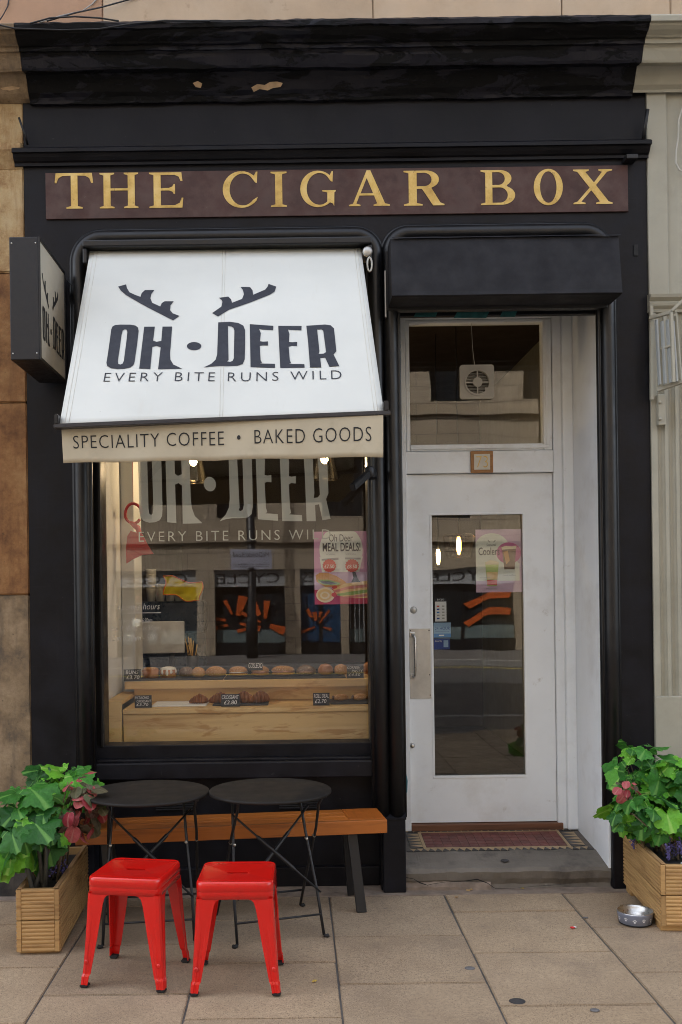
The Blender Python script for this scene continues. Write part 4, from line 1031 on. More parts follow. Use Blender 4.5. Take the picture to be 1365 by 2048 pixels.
# ================================================================== PLANTERS
def planter(name, label, x0, x1, y0, y1, z0, z1, xr=0):
    loc = Vector(((x0 + x1) / 2, (y0 + y1) / 2, 0))
    t = thing(name, label, 'planter', loc, xr, 'grooved wooden planters')
    hx, hy = (x1 - x0) / 2, (y1 - y0) / 2
    zm = (z0 + z1) / 2; th_ = .022
    def grooved(nm, along, length, za, zb, mat, place):
        n = 8; prof = []
        for k in range(n):
            a, b = za + (zb - za) * k / n, za + (zb - za) * (k + 1) / n; h = b - a
            prof += [(0.0, a + h * .10), (-.003, a + h * .26), (-.0036, a + h * .5), (-.003, a + h * .74), (0.0, a + h * .90)]
        prof = [(th_, za + .001), (.0, za + .001)] + prof + [(.0, zb - .001), (th_, zb - .001)]
        o = extrude_profile(nm, prof, -length / 2, length / 2, mat, t, 1, 0, True, 0, False)
        o.matrix_local = place; return o
    for (za, zb) in ((z0, zm - .001), (zm + .001, z1)):
        p = .020
        for s in (-1, 1):
            grooved('end_board', 'X', 2 * hx - 2 * p - .004, za, zb, M_PINE, Matrix.Translation((0, -hy, 0)) if s < 0 else Matrix.Translation((0, hy, 0)) @ Matrix.Rotation(math.pi, 4, 'Z'))
            grooved('side_board', 'Y', 2 * hy - .004, za, zb, M_PINE, Matrix.Translation((s * hx, 0, 0)) @ Matrix.Rotation(R(90) * s, 4, 'Z'))
            for q in (-1, 1): box('corner_post', s * hx - (p if s > 0 else 0) + (.0225 if s < 0 else -.0225) * 0, s * hx + (p if s < 0 else 0), (-hy - .004) if q < 0 else hy - .018, (-hy + .018) if q < 0 else hy + .004, za + .001, zb - .001, M_PINE, t, .002, False)
    for s in (-1, 1):
        box('top_rim', s * hx - (.024 if s > 0 else -.0035), s * hx + (.024 if s < 0 else -.0035), -hy + .002, hy - .002, z1 + .0005, z1 + .006, M_PINEY, t, .002, False)
    for s in (-1, 1): box('bearer', -hx + .004, hx - .004, s * (hy - .07) - .045, s * (hy - .07) + .045, 0, z0 - .0005, M_PINE, t, .003, False)
    box('liner', -hx + .026, hx - .026, -hy + .026, hy - .026, z1 - .06, z1 - .035, M_SOIL, t, 0, False)
    return t
pl1 = planter('wooden_planter', 'grooved wooden planter box by the ochre stone, left of the stools', -1.262, -1.075, -.875, -.14, .014, .292, R(2))
pl2 = planter('wooden_planter', 'grooved wooden planter box right of the doorway, behind the dog bowl', 1.690, 1.93, -.705, -.04, .030, .312, R(-4))

# ================================================================== PLANTS
def leaf_mesh(name, lobes=5, depth=.12, ser=.05, notch=.62, n=36, cup=.25, fold=.22, wide=1.0):
    bm = bmesh.new(); c = bm.verts.new((0, .36, 0)); mid = []; out = []
    for k in range(n):
        a = -math.pi / 2 + 2 * math.pi * k / n
        r = .50 * (1 - depth + depth * math.cos(lobes * (a - math.pi / 2))) * (1 + (ser if k % 2 else -ser))
        da = abs((a + math.pi / 2 + math.pi) % (2 * math.pi) - math.pi)
        r *= 1 - notch * math.exp(-(da / .33) ** 2)
        r *= 1 + .16 * max(0, math.sin(a))
        for f, L in ((.55, mid), (1.0, out)):
            x, y = r * f * math.cos(a) * 1.12 * wide, .36 + r * f * math.sin(a)
            z = -cup * ((x) ** 2 + (y - .3) ** 2) + fold * abs(x) * .6 + .03 * math.cos(lobes * (a - math.pi / 2)) * f + .05 * f * f * math.sin(3 * a + cup * 9)
            L.append(bm.verts.new((x, y, z)))
    for k in range(n):
        bm.faces.new((c, mid[k], mid[(k + 1) % n])); bm.faces.new((mid[k], out[k], out[(k + 1) % n], mid[(k + 1) % n]))
    bm_tube(bm, [(0, .05, .0), (0, -.10, -.05), (0, -.30, -.16)], .012, 4)
    me = bpy.data.meshes.new(name); bm.to_mesh(me); bm.free()
    for p in me.polygons: p.use_smooth = True
    return me
LEAVES = {}
def leafset(key, mat, **kw):
    L = []
    for v in range(3):
        me = leaf_mesh('leaf', cup=.12 + .26 * v, fold=.06 + .12 * v, **kw); me.materials.append(mat); L.append(me)
    LEAVES[key] = L
leafset('green', M_LEAF); leafset('bright', M_LEAFB); 
leafset('red', M_LEAFR, lobes=1, depth=.10, ser=.01, notch=.3, wide=.78); leafset('bronze', M_LEAFBR, lobes=1, depth=.08, ser=.01, notch=.3, wide=.85)
def put_leaf(par, key, p, nrm, tip, size):
    me = random.choice(LEAVES[key]); o = bpy.data.objects.new('leaf', me); COL.objects.link(o); o.parent = par
    z = nrm.normalized(); y = (tip - z * tip.dot(z))
    if y.length < 1e-3: y = Vector((0, 0, -1))
    y.normalize(); x = y.cross(z)
    m = Matrix((x, y, z)).transposed().to_4x4()
    o.matrix_local = Matrix.Translation(p - par.location) @ m @ Matrix.Diagonal((size, size, size, 1))
    return o
def plant(label, base, centre, rad, count, size, keys, stems=5, smat=M_STEM, thickstem=.006, facing=.9, seed=1):
    """leaves spread over an uneven dome round 'centre', stems rising from 'base'"""
    random.seed(seed)
    t = thing('leafy_plant', label, 'plant', base, 0, 'plants in the planters')
    base = Vector(base); centre = Vector(centre)
    stem_tops = []
    for k in range(stems):
        d = Vector((random.uniform(-1, 1) * rad[0] * .7, random.uniform(-1, 1) * rad[1] * .7, random.uniform(-.3, .7) * rad[2]))
        b = base + Vector((random.uniform(-.03, .03), random.uniform(-.05, .05), 0)); e = centre + d
        m = b.lerp(e, .55) + Vector((random.uniform(-.03, .03), random.uniform(-.03, .03), .03))
        tube('stem', [b, m, e], [thickstem, thickstem * .8, thickstem * .4], smat, t, 6); stem_tops.append(e)
    for k in range(count):
        while True:
            d = Vector((random.gauss(0, 1), random.gauss(0, 1), random.gauss(0, 1))).normalized()
            if d.y < .55 or random.random() < .4: break
        lump = 1 + .22 * mnoise.noise(d * 2.3 + Vector((seed, 0, 0)))
        rr = (random.random() ** .45) * lump
        p = centre + Vector((d.x * rad[0], d.y * rad[1], d.z * rad[2])) * rr
        nrm = d * .8 + Vector((0, -facing * .45, .60)) + Vector((random.uniform(-.9, .9), random.uniform(-.7, .6), random.uniform(-.45, .6)))
        tip = Vector((d.x * .9, d.y * .5 - .3, -.8 + d.z * .5)) + Vector((random.uniform(-.6, .6), 0, random.uniform(-.3, .4)))
        key = random.choices([q[0] for q in keys], [q[1] for q in keys])[0]
        put_leaf(t, key, p, nrm, tip, (size[0] * .55 + (size[1] - size[0] * .55) * random.random() ** 1.25) * (.85 if key in ('red', 'bronze') else 1))
    return t
PT = .255
plant('big dark green ivy-like plant at the front of the left planter', (-1.17, -.80, PT), P(48, 1648, -.74), (.175, .15, .165), 92, (.095, .185), (('green', .78), ('bright', .22)), 6, M_STEMDK, .011, seed=3)
plant('bright green leafy plant at the back of the left planter', (-1.17, -.40, PT), P(128, 1572, -.38), (.165, .13, .105), 68, (.085, .150), (('green', .55), ('bright', .45)), 4, seed=5)
plant('crimson and bronze leaved plant in the left planter beside the table', (-1.14, -.60, PT), P(163, 1606, -.72), (.100, .07, .145), 70, (.065, .11), (('bronze', .58), ('red', .42)), 5, seed=8)
plant('tall green ivy-like plant at the back of the right planter', (1.79, -.30, PT), P(1286, 1552, -.26), (.165, .13, .185), 90, (.085, .160), (('green', .70), ('bright', .30)), 6, seed=13)
plant('bright green trailing plant at the front of the right planter', (1.80, -.45, PT), P(1298, 1622, -.42), (.20, .12, .10), 66, (.085, .160), (('bright', .50), ('green', .50)), 4, seed=17)
plant('green leafy plant at the far right edge of the right planter', (1.86, -.38, PT), P(1378, 1570, -.36), (.15, .13, .17), 60, (.085, .15), (('green', .72), ('bright', .28)), 4, seed=21)
plant('small crimson leaved sprig among green leaves right of the door', (1.74, -.38, PT), P(1258, 1578, -.42), (.06, .04, .05), 12, (.06, .09), (('red', .7), ('bronze', .3)), 2, seed=23)
def floret(label, base, mat, n, spread, h, seed, size=.009):
    random.seed(seed); t = thing('flower_clump', label, 'flowers', base, 0, 'small flowers in the planters'); base = Vector(base)
    for k in range(n):
        p = base + Vector((random.uniform(-1, 1) * spread, random.uniform(-1, 1) * spread, h * random.uniform(.55, 1)))
        st_ = tube('flower_stem', [base + Vector((random.uniform(-.01, .01), random.uniform(-.01, .01), 0)), p], .0015, M_STEMDK, t, 4)
        bm = bmesh.new()
        for q in range(9):
            c = p + Vector((random.uniform(-1, 1) * size * .9, random.uniform(-1, 1) * size * .9, (q - 5) * size * .85))
            bmesh.ops.create_icosphere(bm, subdivisions=1, radius=size * random.uniform(.45, .75), matrix=Matrix.Translation(c))
        finish('flower_head', bm, mat, t, False)
    return t
floret('purple lavender-like clump near the back of the right planter', (1.715, -.28, PT), M_LILAC, 9, .035, .10, 31)
floret('purple lavender-like clump near the front of the right planter', (1.80, -.50, PT), M_LILAC, 10, .04, .11, 32)
floret('pale silvery flower clump at the front of the right planter', (1.82, -.64, PT), M_PALEFL, 14, .045, .085, 33, .010)
floret('small purple clump low in the left planter', (-1.13, -.62, PT), M_LILAC, 8, .04, .09, 34)
floret('orange flower clump at the right edge of right planter', (1.90, -.52, PT), M_ORANGEFL, 5, .02, .17, 35, .013)

# ================================================================== DOG BOWL, LITTER
bw = P(1271, 1843, -.6); ub, vb_ = uv(1271, 1846); db = EYE * F / vb_; bw = Vector((ub * db / F, db - D0, .003))
bo = thing('dog_bowl', 'grey metal dog bowl with white paw prints beside the right planter', 'bowl', bw)
M_BOWL = pm('grey_blue_enamel', (.20, .22, .28), .35, 10, .08, .03)
lathe('bowl_body', [(.070, .0), (.074, .002), (.083, .050), (.0845, .056), (.082, .0565), (.079, .050), (.070, .012), (.001, .010)], M_BOWL, bo, 36, world=False)
lathe('bowl_lining', [(.0845, .0565), (.0835, .0595), (.0800, .0585), (.0755, .050), (.066, .016), (.001, .0135)], M_STEEL, bo, 36, world=False, close=False)
lathe('base_ring', [(.0705, -.0), (.0755, .0005), (.0760, .006), (.0725, .006)], M_RUBBER, bo, 36, world=False, close=False)
M_WATER = glass('bowl_water', .05, 0); lathe('water', [(.0715, .0335), (.001, .0337)], M_WATER, bo, 30, world=False, close=False)
M_PAW = pm('white_paw_print', (.72, .73, .75), .6, 10, .05, 0)
for k in range(12):
    a = R(-170 + k * 30); zc_ = .027 + .004 * (k % 2)
    def onb(da, dz):
        z = zc_ + dz; r = .0757 + (z - .006) * (.083 - .0745) / .046 + .0006; return Vector((r * math.cos(a + da), r * math.sin(a + da), z))
    bm = bmesh.new()
    for (da, dz, rr) in ((0, -.004, .0048), (-.085, .002, .0024), (-.03, .0058, .0026), (.03, .0058, .0026), (.085, .002, .0024)):
        vs = [bm.verts.new(onb(da + rr * math.cos(q * .785) / .079, dz + rr * math.sin(q * .785))) for q in range(8)]
        bm.faces.new(vs)
    finish('paw_print', bm, M_PAW, bo, False, False)
def flat_leaf(px, py, size, col, label, zoff=.004, rz=0, seed=0):
    u, v = uv(px, py); d = (EYE - zoff) * F / v; p = Vector((u * d / F, d - D0, zoff)); random.seed(seed)
    bm = bmesh.new(); n = 12; c = bm.verts.new((0, 0, .004)); top = []
    for k in range(n):
        a = 2 * math.pi * k / n; r = size * (.5 + .3 * abs(math.cos(a))) * random.uniform(.75, 1.1)
        top.append(bm.verts.new((r * math.cos(a), r * .7 * math.sin(a), random.uniform(.0, .35) * size)))
    lowv = [bm.verts.new(v_.co + Vector((0, 0, -.0008))) for v_ in top]; c2 = bm.verts.new((0, 0, .0032))
    for k in range(n):
        bm.faces.new((c, top[k], top[(k + 1) % n])); bm.faces.new((c2, lowv[(k + 1) % n], lowv[k])); bm.faces.new((top[k], lowv[k], lowv[(k + 1) % n], top[(k + 1) % n]))
    mn = min(v_.co.z for v_ in bm.verts)
    for v_ in bm.verts: v_.co.z -= mn
    o = finish('fallen_leaf', bm, pm('dry_leaf_' + str(seed), col, .7, 40, .3, .2), None); o.location = p; o.rotation_euler = (0, 0, rz)
    return tag(o, label, 'leaf', 'fallen leaves')
flat_leaf(940, 1781, .026, (.42, .27, .11), 'tan fallen leaf on the paving at the foot of the step', .003, .4, 41)
flat_leaf(913, 1795, .018, (.36, .22, .10), 'small brown fallen leaf in front of the step', .003, 1.0, 42)
flat_leaf(629, 1963, .019, (.50, .33, .06), 'yellow fallen leaf on the paving right of the stools', .003, .8, 43)
flat_leaf(1045, 1777, .014, (.50, .36, .05), 'tiny yellow fallen leaf against the step edge', .003, .2, 44)
u, v = uv(1147, 1857); d = EYE * F / v
lt = thing('litter_wrapper', 'tiny red and white scrap of wrapper on the paving', 'litter', (u * d / F, d - D0, .003), .5)
box('red_scrap', -.014, .004, -.008, .008, 0, .006, pm('red_foil', (.6, .02, .02), .4), lt, .002, False); box('white_scrap', .005, .016, -.006, .007, 0, .005, pm('white_foil', (.75, .75, .75), .4), lt, .002, False)
M_GUM = pm('dark_gum', (.035, .033, .034), .8, 20, .2, .2)
def gum(px, py, r, label, z=.0005, mat=M_GUM, d=None):
    u, v = uv(px, py); d = d or (EYE - z) * F / v
    o = lathe('gum_spot', [(r, 0), (r * .97, .0018), (r * .5, .0026), (.0005, .0026)], mat, None, 18); o.location = (u * d / F, d - D0, z + .001)
    o.scale = (1, .85, 1)
    return tag(o, label, 'gum', 'gum spots on the paving')
gum(1035, 2003, .032, 'large dark round spot on the paving near the bottom edge')
M_GUM2 = pm('grey_gum', (.13, .125, .125), .8, 20, .2, .2)
gum(940, 1937, .022, 'pale grey gum spot on the paving below the step', mat=M_GUM2)
gum(1190, 2021, .018, 'small grey gum spot at the lower right of the paving', mat=M_GUM2)
gum(1172, 1836, .012, 'small dark gum spot left of the dog bowl', mat=M_GUM2)
o = gum(1010, 1718, .022, 'dark oval spot on the stone door step', .1235, M_GUM, 5.40); o['category'] = 'stain'; del o['group']; o.rotation_euler = (R(7), 0, 0); o.location.z = .1240
# ================================================================== INTERIOR
def st_(o): o['kind'] = 'structure'; return o
M_INWALL = pm('white_interior_wall', (.62, .62, .58), .7, 2, .05, .15, 25)
M_INDARK = pm('brown_interior_wall', (.050, .034, .026), .8, 2, .15, .15, 25)
M_INFLOOR = pm('interior_floor', (.045, .038, .032), .6, 3, .15, .1)
st_(box('interior_floor', -1.25, 2.4, .70, 5.2, .0, .17, M_INFLOOR, None, 0))
st_(box('interior_ceiling', -1.25, 2.4, .275, 5.2, 3.51, 3.60, M_INDARK, None, 0))
st_(box('interior_wall', -1.25, 2.4, 5.0, 5.2, .171, 3.509, M_INDARK, None, 0))
st_(box('interior_wall', -1.25, -1.085, .275, 1.25, .0, 3.509, M_INWALL, None, .004))
st_(box('interior_wall', -1.25, -1.16, 1.251, 4.999, .171, 3.509, M_INDARK, None, 0))
st_(box('interior_wall', 2.2, 2.4, .81, 4.999, .171, 3.509, M_INDARK, None, 0))
box_ = st_(box('interior_pilaster', -1.084, -1.0, .95, 1.25, .171, 3.508, M_INWALL, None, .006))
# display stand
ds = thing('display_stand', 'pale wooden stepped display stand inside the shop window', 'display stand', (-.25, .6, .0))
X0, X1 = -1.078, .455
box('front_panel', X0 + .09, X1, .40, .425, .0, .905, M_SHELF, ds, .003); box('side_cheek', X0, X0 + .088, .36, .385, .0, .985, M_SHELF, ds, .003)
box('lower_shelf', X0 + .09, X1, .385, .82, .906, .932, M_SHELF, ds, .003); box('back_panel', X0 + .09, X1, .80, .819, .933, 1.012, M_SHELF, ds, .002)
box('upper_shelf', PX(250, .75, 1365), X1 + .3, .74, 1.20, 1.013, 1.058, M_SHELF, ds, .003)
box('stand_body', X0 + .09, X1, .83, 1.19, .0, 1.012, M_SHELF, ds, 0); box('cheek_top', X0, X0 + .088, .386, .90, .96, .985, M_SHELF, ds, .003)
M_CARD = pm('black_slate_card', (.035, .038, .042), .7, 15, .15, .1)
M_SLATE = pm('slate_tray', (.03, .03, .033), .6, 15, .2, .2)
def tray(x0, x1, y0, y1, z, label, mat=M_SLATE, h=.008): return tag(box('serving_tray', x0, x1, y0, y1, z + .0005, z + h, mat, None, .003), label, 'tray', 'trays on the display')
ZU, ZL = 1.058, .932
tray(PX(283, .95, 1360), PX(450, .95, 1360), .80, 1.10, ZU, 'slate tray under the buns on the upper shelf')
tray(PX(452, .95, 1360), PX(690, .95, 1360), .80, 1.10, ZU, 'long slate tray under the filled rolls on the upper shelf')
tray(PX(308, .6, 1410), PX(416, .6, 1410), .50, .74, ZL, 'white tray with one croissant on the lower shelf', pm('white_tray', (.7, .7, .68), .4))
tray(PX(428, .6, 1410), PX(538, .6, 1410), .50, .74, ZL, 'slate tray under three croissants on the lower shelf')
tray(PX(660, .6, 1410), PX(745, .6, 1410), .50, .74, ZL, 'slate tray under the sausage rolls on the lower shelf')
def crust(name, c1, c2, spots=None):
    t = NT(name); c = t.ramp(t.noise(14, 6, .65), [(.3, c2), (.65, c1)])
    if spots: c = t.mix(t.ramp(t.noise(160, 2), [(.60, 0.0), (.64, .8)]), c, spots)
    t.set(Base_Color=c, Roughness=.5); t.bump(t.noise(50, 4), .4, .004); return t.m
M_BUN = crust('golden_bun', (.46, .18, .04), (.24, .07, .014)); M_ROLL = crust('pale_roll', (.52, .26, .07), (.34, .14, .035), (.62, .48, .28))
M_DARKROLL = crust('brown_roll', (.17, .09, .045), (.09, .045, .022), (.4, .33, .24)); M_CROIS = crust('croissant_crust', (.30, .11, .028), (.12, .035, .010))
M_ICING = pm('white_icing', (.75, .72, .66), .4); M_FILL = pm('ham_filling', (.55, .28, .20), .6, 30, .4)
def blob(bm, c, r, n=(14, 9), sq=0.0, seed=0, bumpy=.06):
    g = bmesh.ops.create_uvsphere(bm, u_segments=n[0], v_segments=n[1], radius=1)
    for v in g['verts']:
        k = 1 + bumpy * mnoise.noise(v.co * 2.2 + Vector((seed, seed * .7, 0)))
        z = v.co.z if v.co.z > 0 else v.co.z * .55
        v.co = Vector((v.co.x * r[0] * k, v.co.y * r[1] * k, z * r[2] * k)) + Vector(c)
def pastry(name, label, loc, parts, cat, rz=0):
    t = thing(name, label, cat, loc, rz, 'baked goods on the display')
    for nm, mat, fn in parts:
        bm = bmesh.new(); fn(bm); finish(nm, bm, mat, t, True, False)
    return t
def loc_u(px, Y=.93): return (PX(px, Y, 1350), Y, ZU + .0085)
def loc_l(px, Y=.60): return (PX(px, Y, 1405), Y, ZL + .0085)
def bun(bm, s=0): 
    bmesh.ops.create_cone(bm, cap_ends=True, segments=18, radius1=.050, radius2=.054, depth=.045, matrix=Matrix.Translation((0, 0, .0225)))
    blob(bm, (0, 0, .045), (.053, .053, .018), seed=s)
def icing(bm, s=0):
    blob(bm, (0, 0, .052), (.050, .050, .016), seed=s)
    for a, l in ((-1.6, .030), (-1.1, .018), (-2.2, .022), (-.4, .015)): blob(bm, (.052 * math.cos(a), .052 * math.sin(a), .045 - l / 2), (.009, .006, l), (8, 6))
pastry('iced_bun', 'golden round bun with thin icing next to the buns card', loc_u(302), [('bun', M_BUN, lambda b: bun(b, 1)), ('glaze', M_ROLL, lambda b: blob(b, (0, 0, .054), (.045, .045, .012)))], 'bun')
pastry('iced_bun', 'round bun dripping with white icing', loc_u(337), [('bun', M_BUN, lambda b: bun(b, 2)), ('icing', M_ICING, lambda b: icing(b, 2))], 'bun')
def rollf(L, w=.040, h=.044, s=0): return lambda b: blob(b, (0, 0, h * .52), (L, w, h * .95), (18, 10), seed=s, bumpy=.09)
pastry('bread_roll', 'small brown roll right of the iced bun', loc_u(374), [('roll', M_DARKROLL, rollf(.050, s=3))], 'roll')
pastry('bread_roll', 'small golden roll beside the small brown roll', loc_u(397, .90), [('roll', M_ROLL, rollf(.045, s=4))], 'roll')
pastry('seeded_roll', 'seeded oval golden roll in the middle of the upper shelf', loc_u(432), [('roll', M_ROLL, rollf(.068, s=5))], 'roll')
def sand(L, s): return [('bottom_half', M_ROLL, lambda b: blob(b, (0, 0, .014), (L, .042, .020), seed=s)), ('filling', M_FILL, lambda b: blob(b, (0, -.003, .027), (L * .96, .044, .008), seed=s, bumpy=.3)), ('top_half', M_ROLL, lambda b: blob(b, (0, 0, .034), (L, .042, .030), seed=s + 1))]
pastry('filled_roll', 'filled bread roll with visible white filling', loc_u(477), [(a, M_ICING if a == 'filling' else m, f) for a, m, f in sand(.060, 6)], 'sandwich')
pastry('filled_roll', 'filled bread roll behind the small black name card', loc_u(521), sand(.058, 8), 'sandwich')
pastry('filled_roll', 'long pale filled baguette on the upper shelf', loc_u(567), sand(.074, 10), 'sandwich')
pastry('filled_roll', 'dark brown filled roll right of the pale baguette', loc_u(613), [('roll', M_DARKROLL, rollf(.064, s=12)), ('filling', M_FILL, lambda b: blob(b, (0, -.006, .024), (.058, .040, .006)))], 'sandwich')
pastry('pasty', 'golden flaky pasty left of the pasty card', loc_u(652), [('pasty_crust', M_BUN, rollf(.050, .045, .050, 14))], 'pasty')
pastry('pasty', 'golden flaky pasty touching the pasty card', loc_u(683, .95), [('pasty_crust', M_ROLL, rollf(.046, .045, .046, 15))], 'pasty')
pastry('pasty', 'golden pasty at the right edge of the window', loc_u(738), [('pasty_crust', M_BUN, rollf(.045, .045, .055, 16))], 'pasty')
def crois(bm, s=1.0):
    for k in range(9):
        f = (k - 4) / 4; a = f * 1.15; r = (.036 - .024 * abs(f) ** 1.3) * s
        g = bmesh.ops.create_uvsphere(bm, u_segments=12, v_segments=8, radius=1)
        m = Matrix.Translation((math.sin(a) * .062 * s, -math.cos(a) * .045 * s + .03, r * .9)) @ Matrix.Rotation(a, 4, 'Z') @ Matrix.Diagonal((.017 * s, r, r, 1))
        bmesh.ops.transform(bm, matrix=m, verts=g['verts'])
for px, lab, rz, s in ((399, 'single brown croissant on the white tray', .3, .85), (441, 'croissant partly behind the croissant card', .2, 1.0), (491, 'croissant just right of the croissant card', -.4, 1.05), (519, 'rightmost croissant on the slate tray', .6, 1.05)):
    pastry('croissant', lab, loc_l(px), [('crust', M_CROIS, lambda b, s=s: crois(b, s))], 'croissant', rz)
for px, lab in ((682, 'sausage roll right of the small slate card on lower shelf'), (721, 'sausage roll at the right end of the lower shelf')):
    pastry('sausage_roll', lab, loc_l(px), [('pastry_case', M_ROLL, lambda b: blob(b, (0, 0, .018), (.048, .025, .026), bumpy=.1)), ('sausage', M_DARKROLL, lambda b: blob(b, (-.043, 0, .018), (.010, .017, .017)))], 'sausage roll')
def card(px0, px1, py0, py1, Y, z, lines, label):
    x0, x1 = PX(px0, Y, py1), PX(px1, Y, py1); h = (py1 - py0) * (D0 + Y) / F
    t = thing('price_card', label, 'price card', ((x0 + x1) / 2, Y, z), 0, 'black price cards')
    box('card_panel', x0, x1, Y, Y + .004, z, z + h, M_CARD, t, .0008); box('card_stand', (x0 + x1) / 2 - .01, (x0 + x1) / 2 + .01, Y + .0045, Y + .025, z, z + h * .5, M_CARD, t, 0)
    n = len(lines); w = x1 - x0
    for k, (s, a, b) in enumerate(lines):
        zt = z + h * (1 - .08 - k * .84 / n); zb = zt - h * .62 / n
        writing('card_writing', s, rect_fn(x0 + w * a, x0 + w * b, zb, zt, Y - .001), M_WHITEINK, t, shear=.15)
card(248, 283, 1338, 1362, .78, ZU, [('BUNS', .12, .85), ('\u00a33.70', .15, .9)], 'black price card reading buns at the left of the upper shelf')
card(497, 526, 1331, 1347, .86, ZU + .05, [('GOSLEDO', .02, .98)], 'narrow black name card above a filled roll')
card(694, 728, 1334, 1360, .80, ZU, [('CORNISH', .05, .8), ('PASTY', .3, .95), ('\u00a34.50', .1, .8)], 'black pasty price card at the right of the upper shelf')
card(270, 304, 1390, 1415, .47, ZL, [('PISTACHIO', .03, .85), ('CROISSANT', .12, .97), ('\u00a33.70', .1, .8)], 'black three-line price card at the left of the lower shelf')
card(443, 480, 1392, 1417, .47, ZL, [('CROISSANT', .04, .96), ('\u00a32.80', .15, .85)], 'black croissant price card in the middle of the lower shelf')
card(627, 660, 1387, 1412, .47, ZL, [('ROLL DEAL', .05, .95), ('\u00a32.70', .1, .8)], 'slate price card at the right of the lower shelf')
# counter behind with screen, cups, machine
ct = thing('service_counter', 'dark counter behind the display stand', 'counter', (-.4, 1.9, .17))
box('counter_body', -1.10, .6, 1.55, 2.1, .171, 1.03, M_INDARK, ct, .004); box('counter_top', -1.12, .62, 1.52, 2.12, 1.031, 1.06, M_BLACKMETAL, ct, .004)
Ys = 1.45
sc = thing('till_screen', 'pale grey back of a till screen on a stand', 'screen', (PX(320, Ys, 1270), Ys, 1.06))
box('screen_back', PX(269, Ys, 1270), PX(369, Ys, 1270), Ys, Ys + .03, PZ(1307, Ys, 320), PZ(1243, Ys, 320), pm('pale_screen_casing', (.55, .56, .56), .4), sc, .006)
tube('screen_post', [(PX(342, Ys, 1310), Ys + .035, PZ(1300, Ys, 340)), (PX(342, Ys, 1310), Ys + .06, 1.075)], .02, M_BLACKMETAL, sc, 10); box('screen_foot', PX(342, Ys, 1310) - .08, PX(342, Ys, 1310) + .08, 1.53, 1.66, 1.0605, 1.074, M_BLACKMETAL, sc, .003)
Ym = 1.85; d_ = (D0 + Ym) / F
mc = thing('coffee_machine', 'dark blue coffee machine with cups on top', 'coffee machine', (PX(330, Ym, 1250), Ym, 1.06))
M_MACH = pm('navy_machine_enamel', (.02, .035, .06), .3, 8, .15, .03, coat=.3)
mx0, mx1 = PX(268, Ym, 1220), PX(408, Ym, 1220); mz = PZ(1203, Ym, 330)
box('machine_body', mx0, mx1, Ym, 2.1, 1.30, mz, M_MACH, mc, .012); box('machine_base', mx0, mx1, Ym, 2.1, 1.061, 1.12, M_MACH, mc, .008); box('machine_back', mx0 + .01, mx1 - .01, 2.0, 2.095, 1.121, 1.299, M_MACH, mc, .004)
for k in range(2): tube('group_head', [(mx0 + .15 + k * .2, Ym + .07, 1.299), (mx0 + .15 + k * .2, Ym + .07, 1.235)], .03, M_STEEL, mc, 12)
M_CUP = pm('white_paper_cup', (.68, .67, .62), .6, 10, .04, 0)
def cup(px, Y, z, label, n=1):
    t = thing('paper_cup', label, 'cup', (PX(px, Y, 1190), Y, z), 0, 'white paper cups')
    for k in range(n): lathe('cup_wall', [(.027, k * .018 + .0), (.038, k * .018 + .085), (.040, k * .018 + .088), (.037, k * .018 + .084), (.026, k * .018 + .004)], M_CUP, t, 16, world=False)
cup(303, Ym + .06, mz + .001, 'tall leaning stack of white paper cups on the coffee machine', 9); cup(321, Ym + .06, mz + .001, 'white paper cup stack next to the tallest stack', 3)
for k, px in enumerate((341, 359, 377, 396)):
    cup(px, Ym + .05, mz + .001, ('first', 'second', 'third', 'fourth')[k] + ' low cup from the left below the yellow cloth', 1)
# cloth and utensils
bm = bmesh.new(); A, B, Cc, Dd = P(327, 1152, 1.80), P(404, 1166, 1.74), P(402, 1203, 1.72), P(331, 1189, 1.76)
NN = 14; gg = [[None] * (NN + 1) for _ in range(NN + 1)]
for i in range(NN + 1):
    for j in range(NN + 1):
        a, b = i / NN, j / NN; p = A.lerp(B, a).lerp(Dd.lerp(Cc, a), b)
        p += Vector((.012 * math.sin(b * 5), .02 * math.sin(a * 9 + b * 4), .012 * math.sin(a * 7) + .01 * mnoise.noise(Vector((a * 4, b * 4, 1))))); gg[i][j] = bm.verts.new(p)
for i in range(NN):
    for j in range(NN): bm.faces.new((gg[i][j], gg[i + 1][j], gg[i + 1][j + 1], gg[i][j + 1]))
EDGE = [gg[i][0].co.copy() for i in range(NN + 1)] + [gg[NN][j].co.copy() for j in range(1, NN + 1)] + [gg[i][NN].co.copy() for i in range(NN - 1, -1, -1)] + [gg[0][j].co.copy() for j in range(NN - 1, -1, -1)]
bmesh.ops.solidify(bm, geom=bm.faces[:], thickness=.003)
M_YEL = pm('yellow_cloth', (.78, .68, .04), .85, 6, .12, .2, 200)
yc = finish('yellow_cloth', bm, M_YEL, None, True); tag(yc, 'yellow cleaning cloth draped over cups on the coffee machine', 'cloth')
M_ORNG = pm('orange_piping', (.65, .16, .02), .8)
bpy.context.view_layer.update()
tube('cloth_piping', [q + Vector((0, -.003, 0)) for q in EDGE], .004, M_ORNG, yc, 5)
uj = thing('utensil_jar', 'dark jar of wooden stirrers right of the till screen', 'jar', (PX(385, 1.6, 1290), 1.60, 1.0605))
lathe('jar', [(.04, 0), (.045, .10), (.042, .10), (.037, .006)], M_BLACKMETAL, uj, 16, world=False)
for k in range(9): tube('stirrer', [(random.uniform(-.02, .02), random.uniform(-.02, .02), .01), (random.uniform(-.05, .05), random.uniform(-.03, .03), .20 + random.uniform(-.03, .04))], .004, M_SHELF, uj, 5, False)
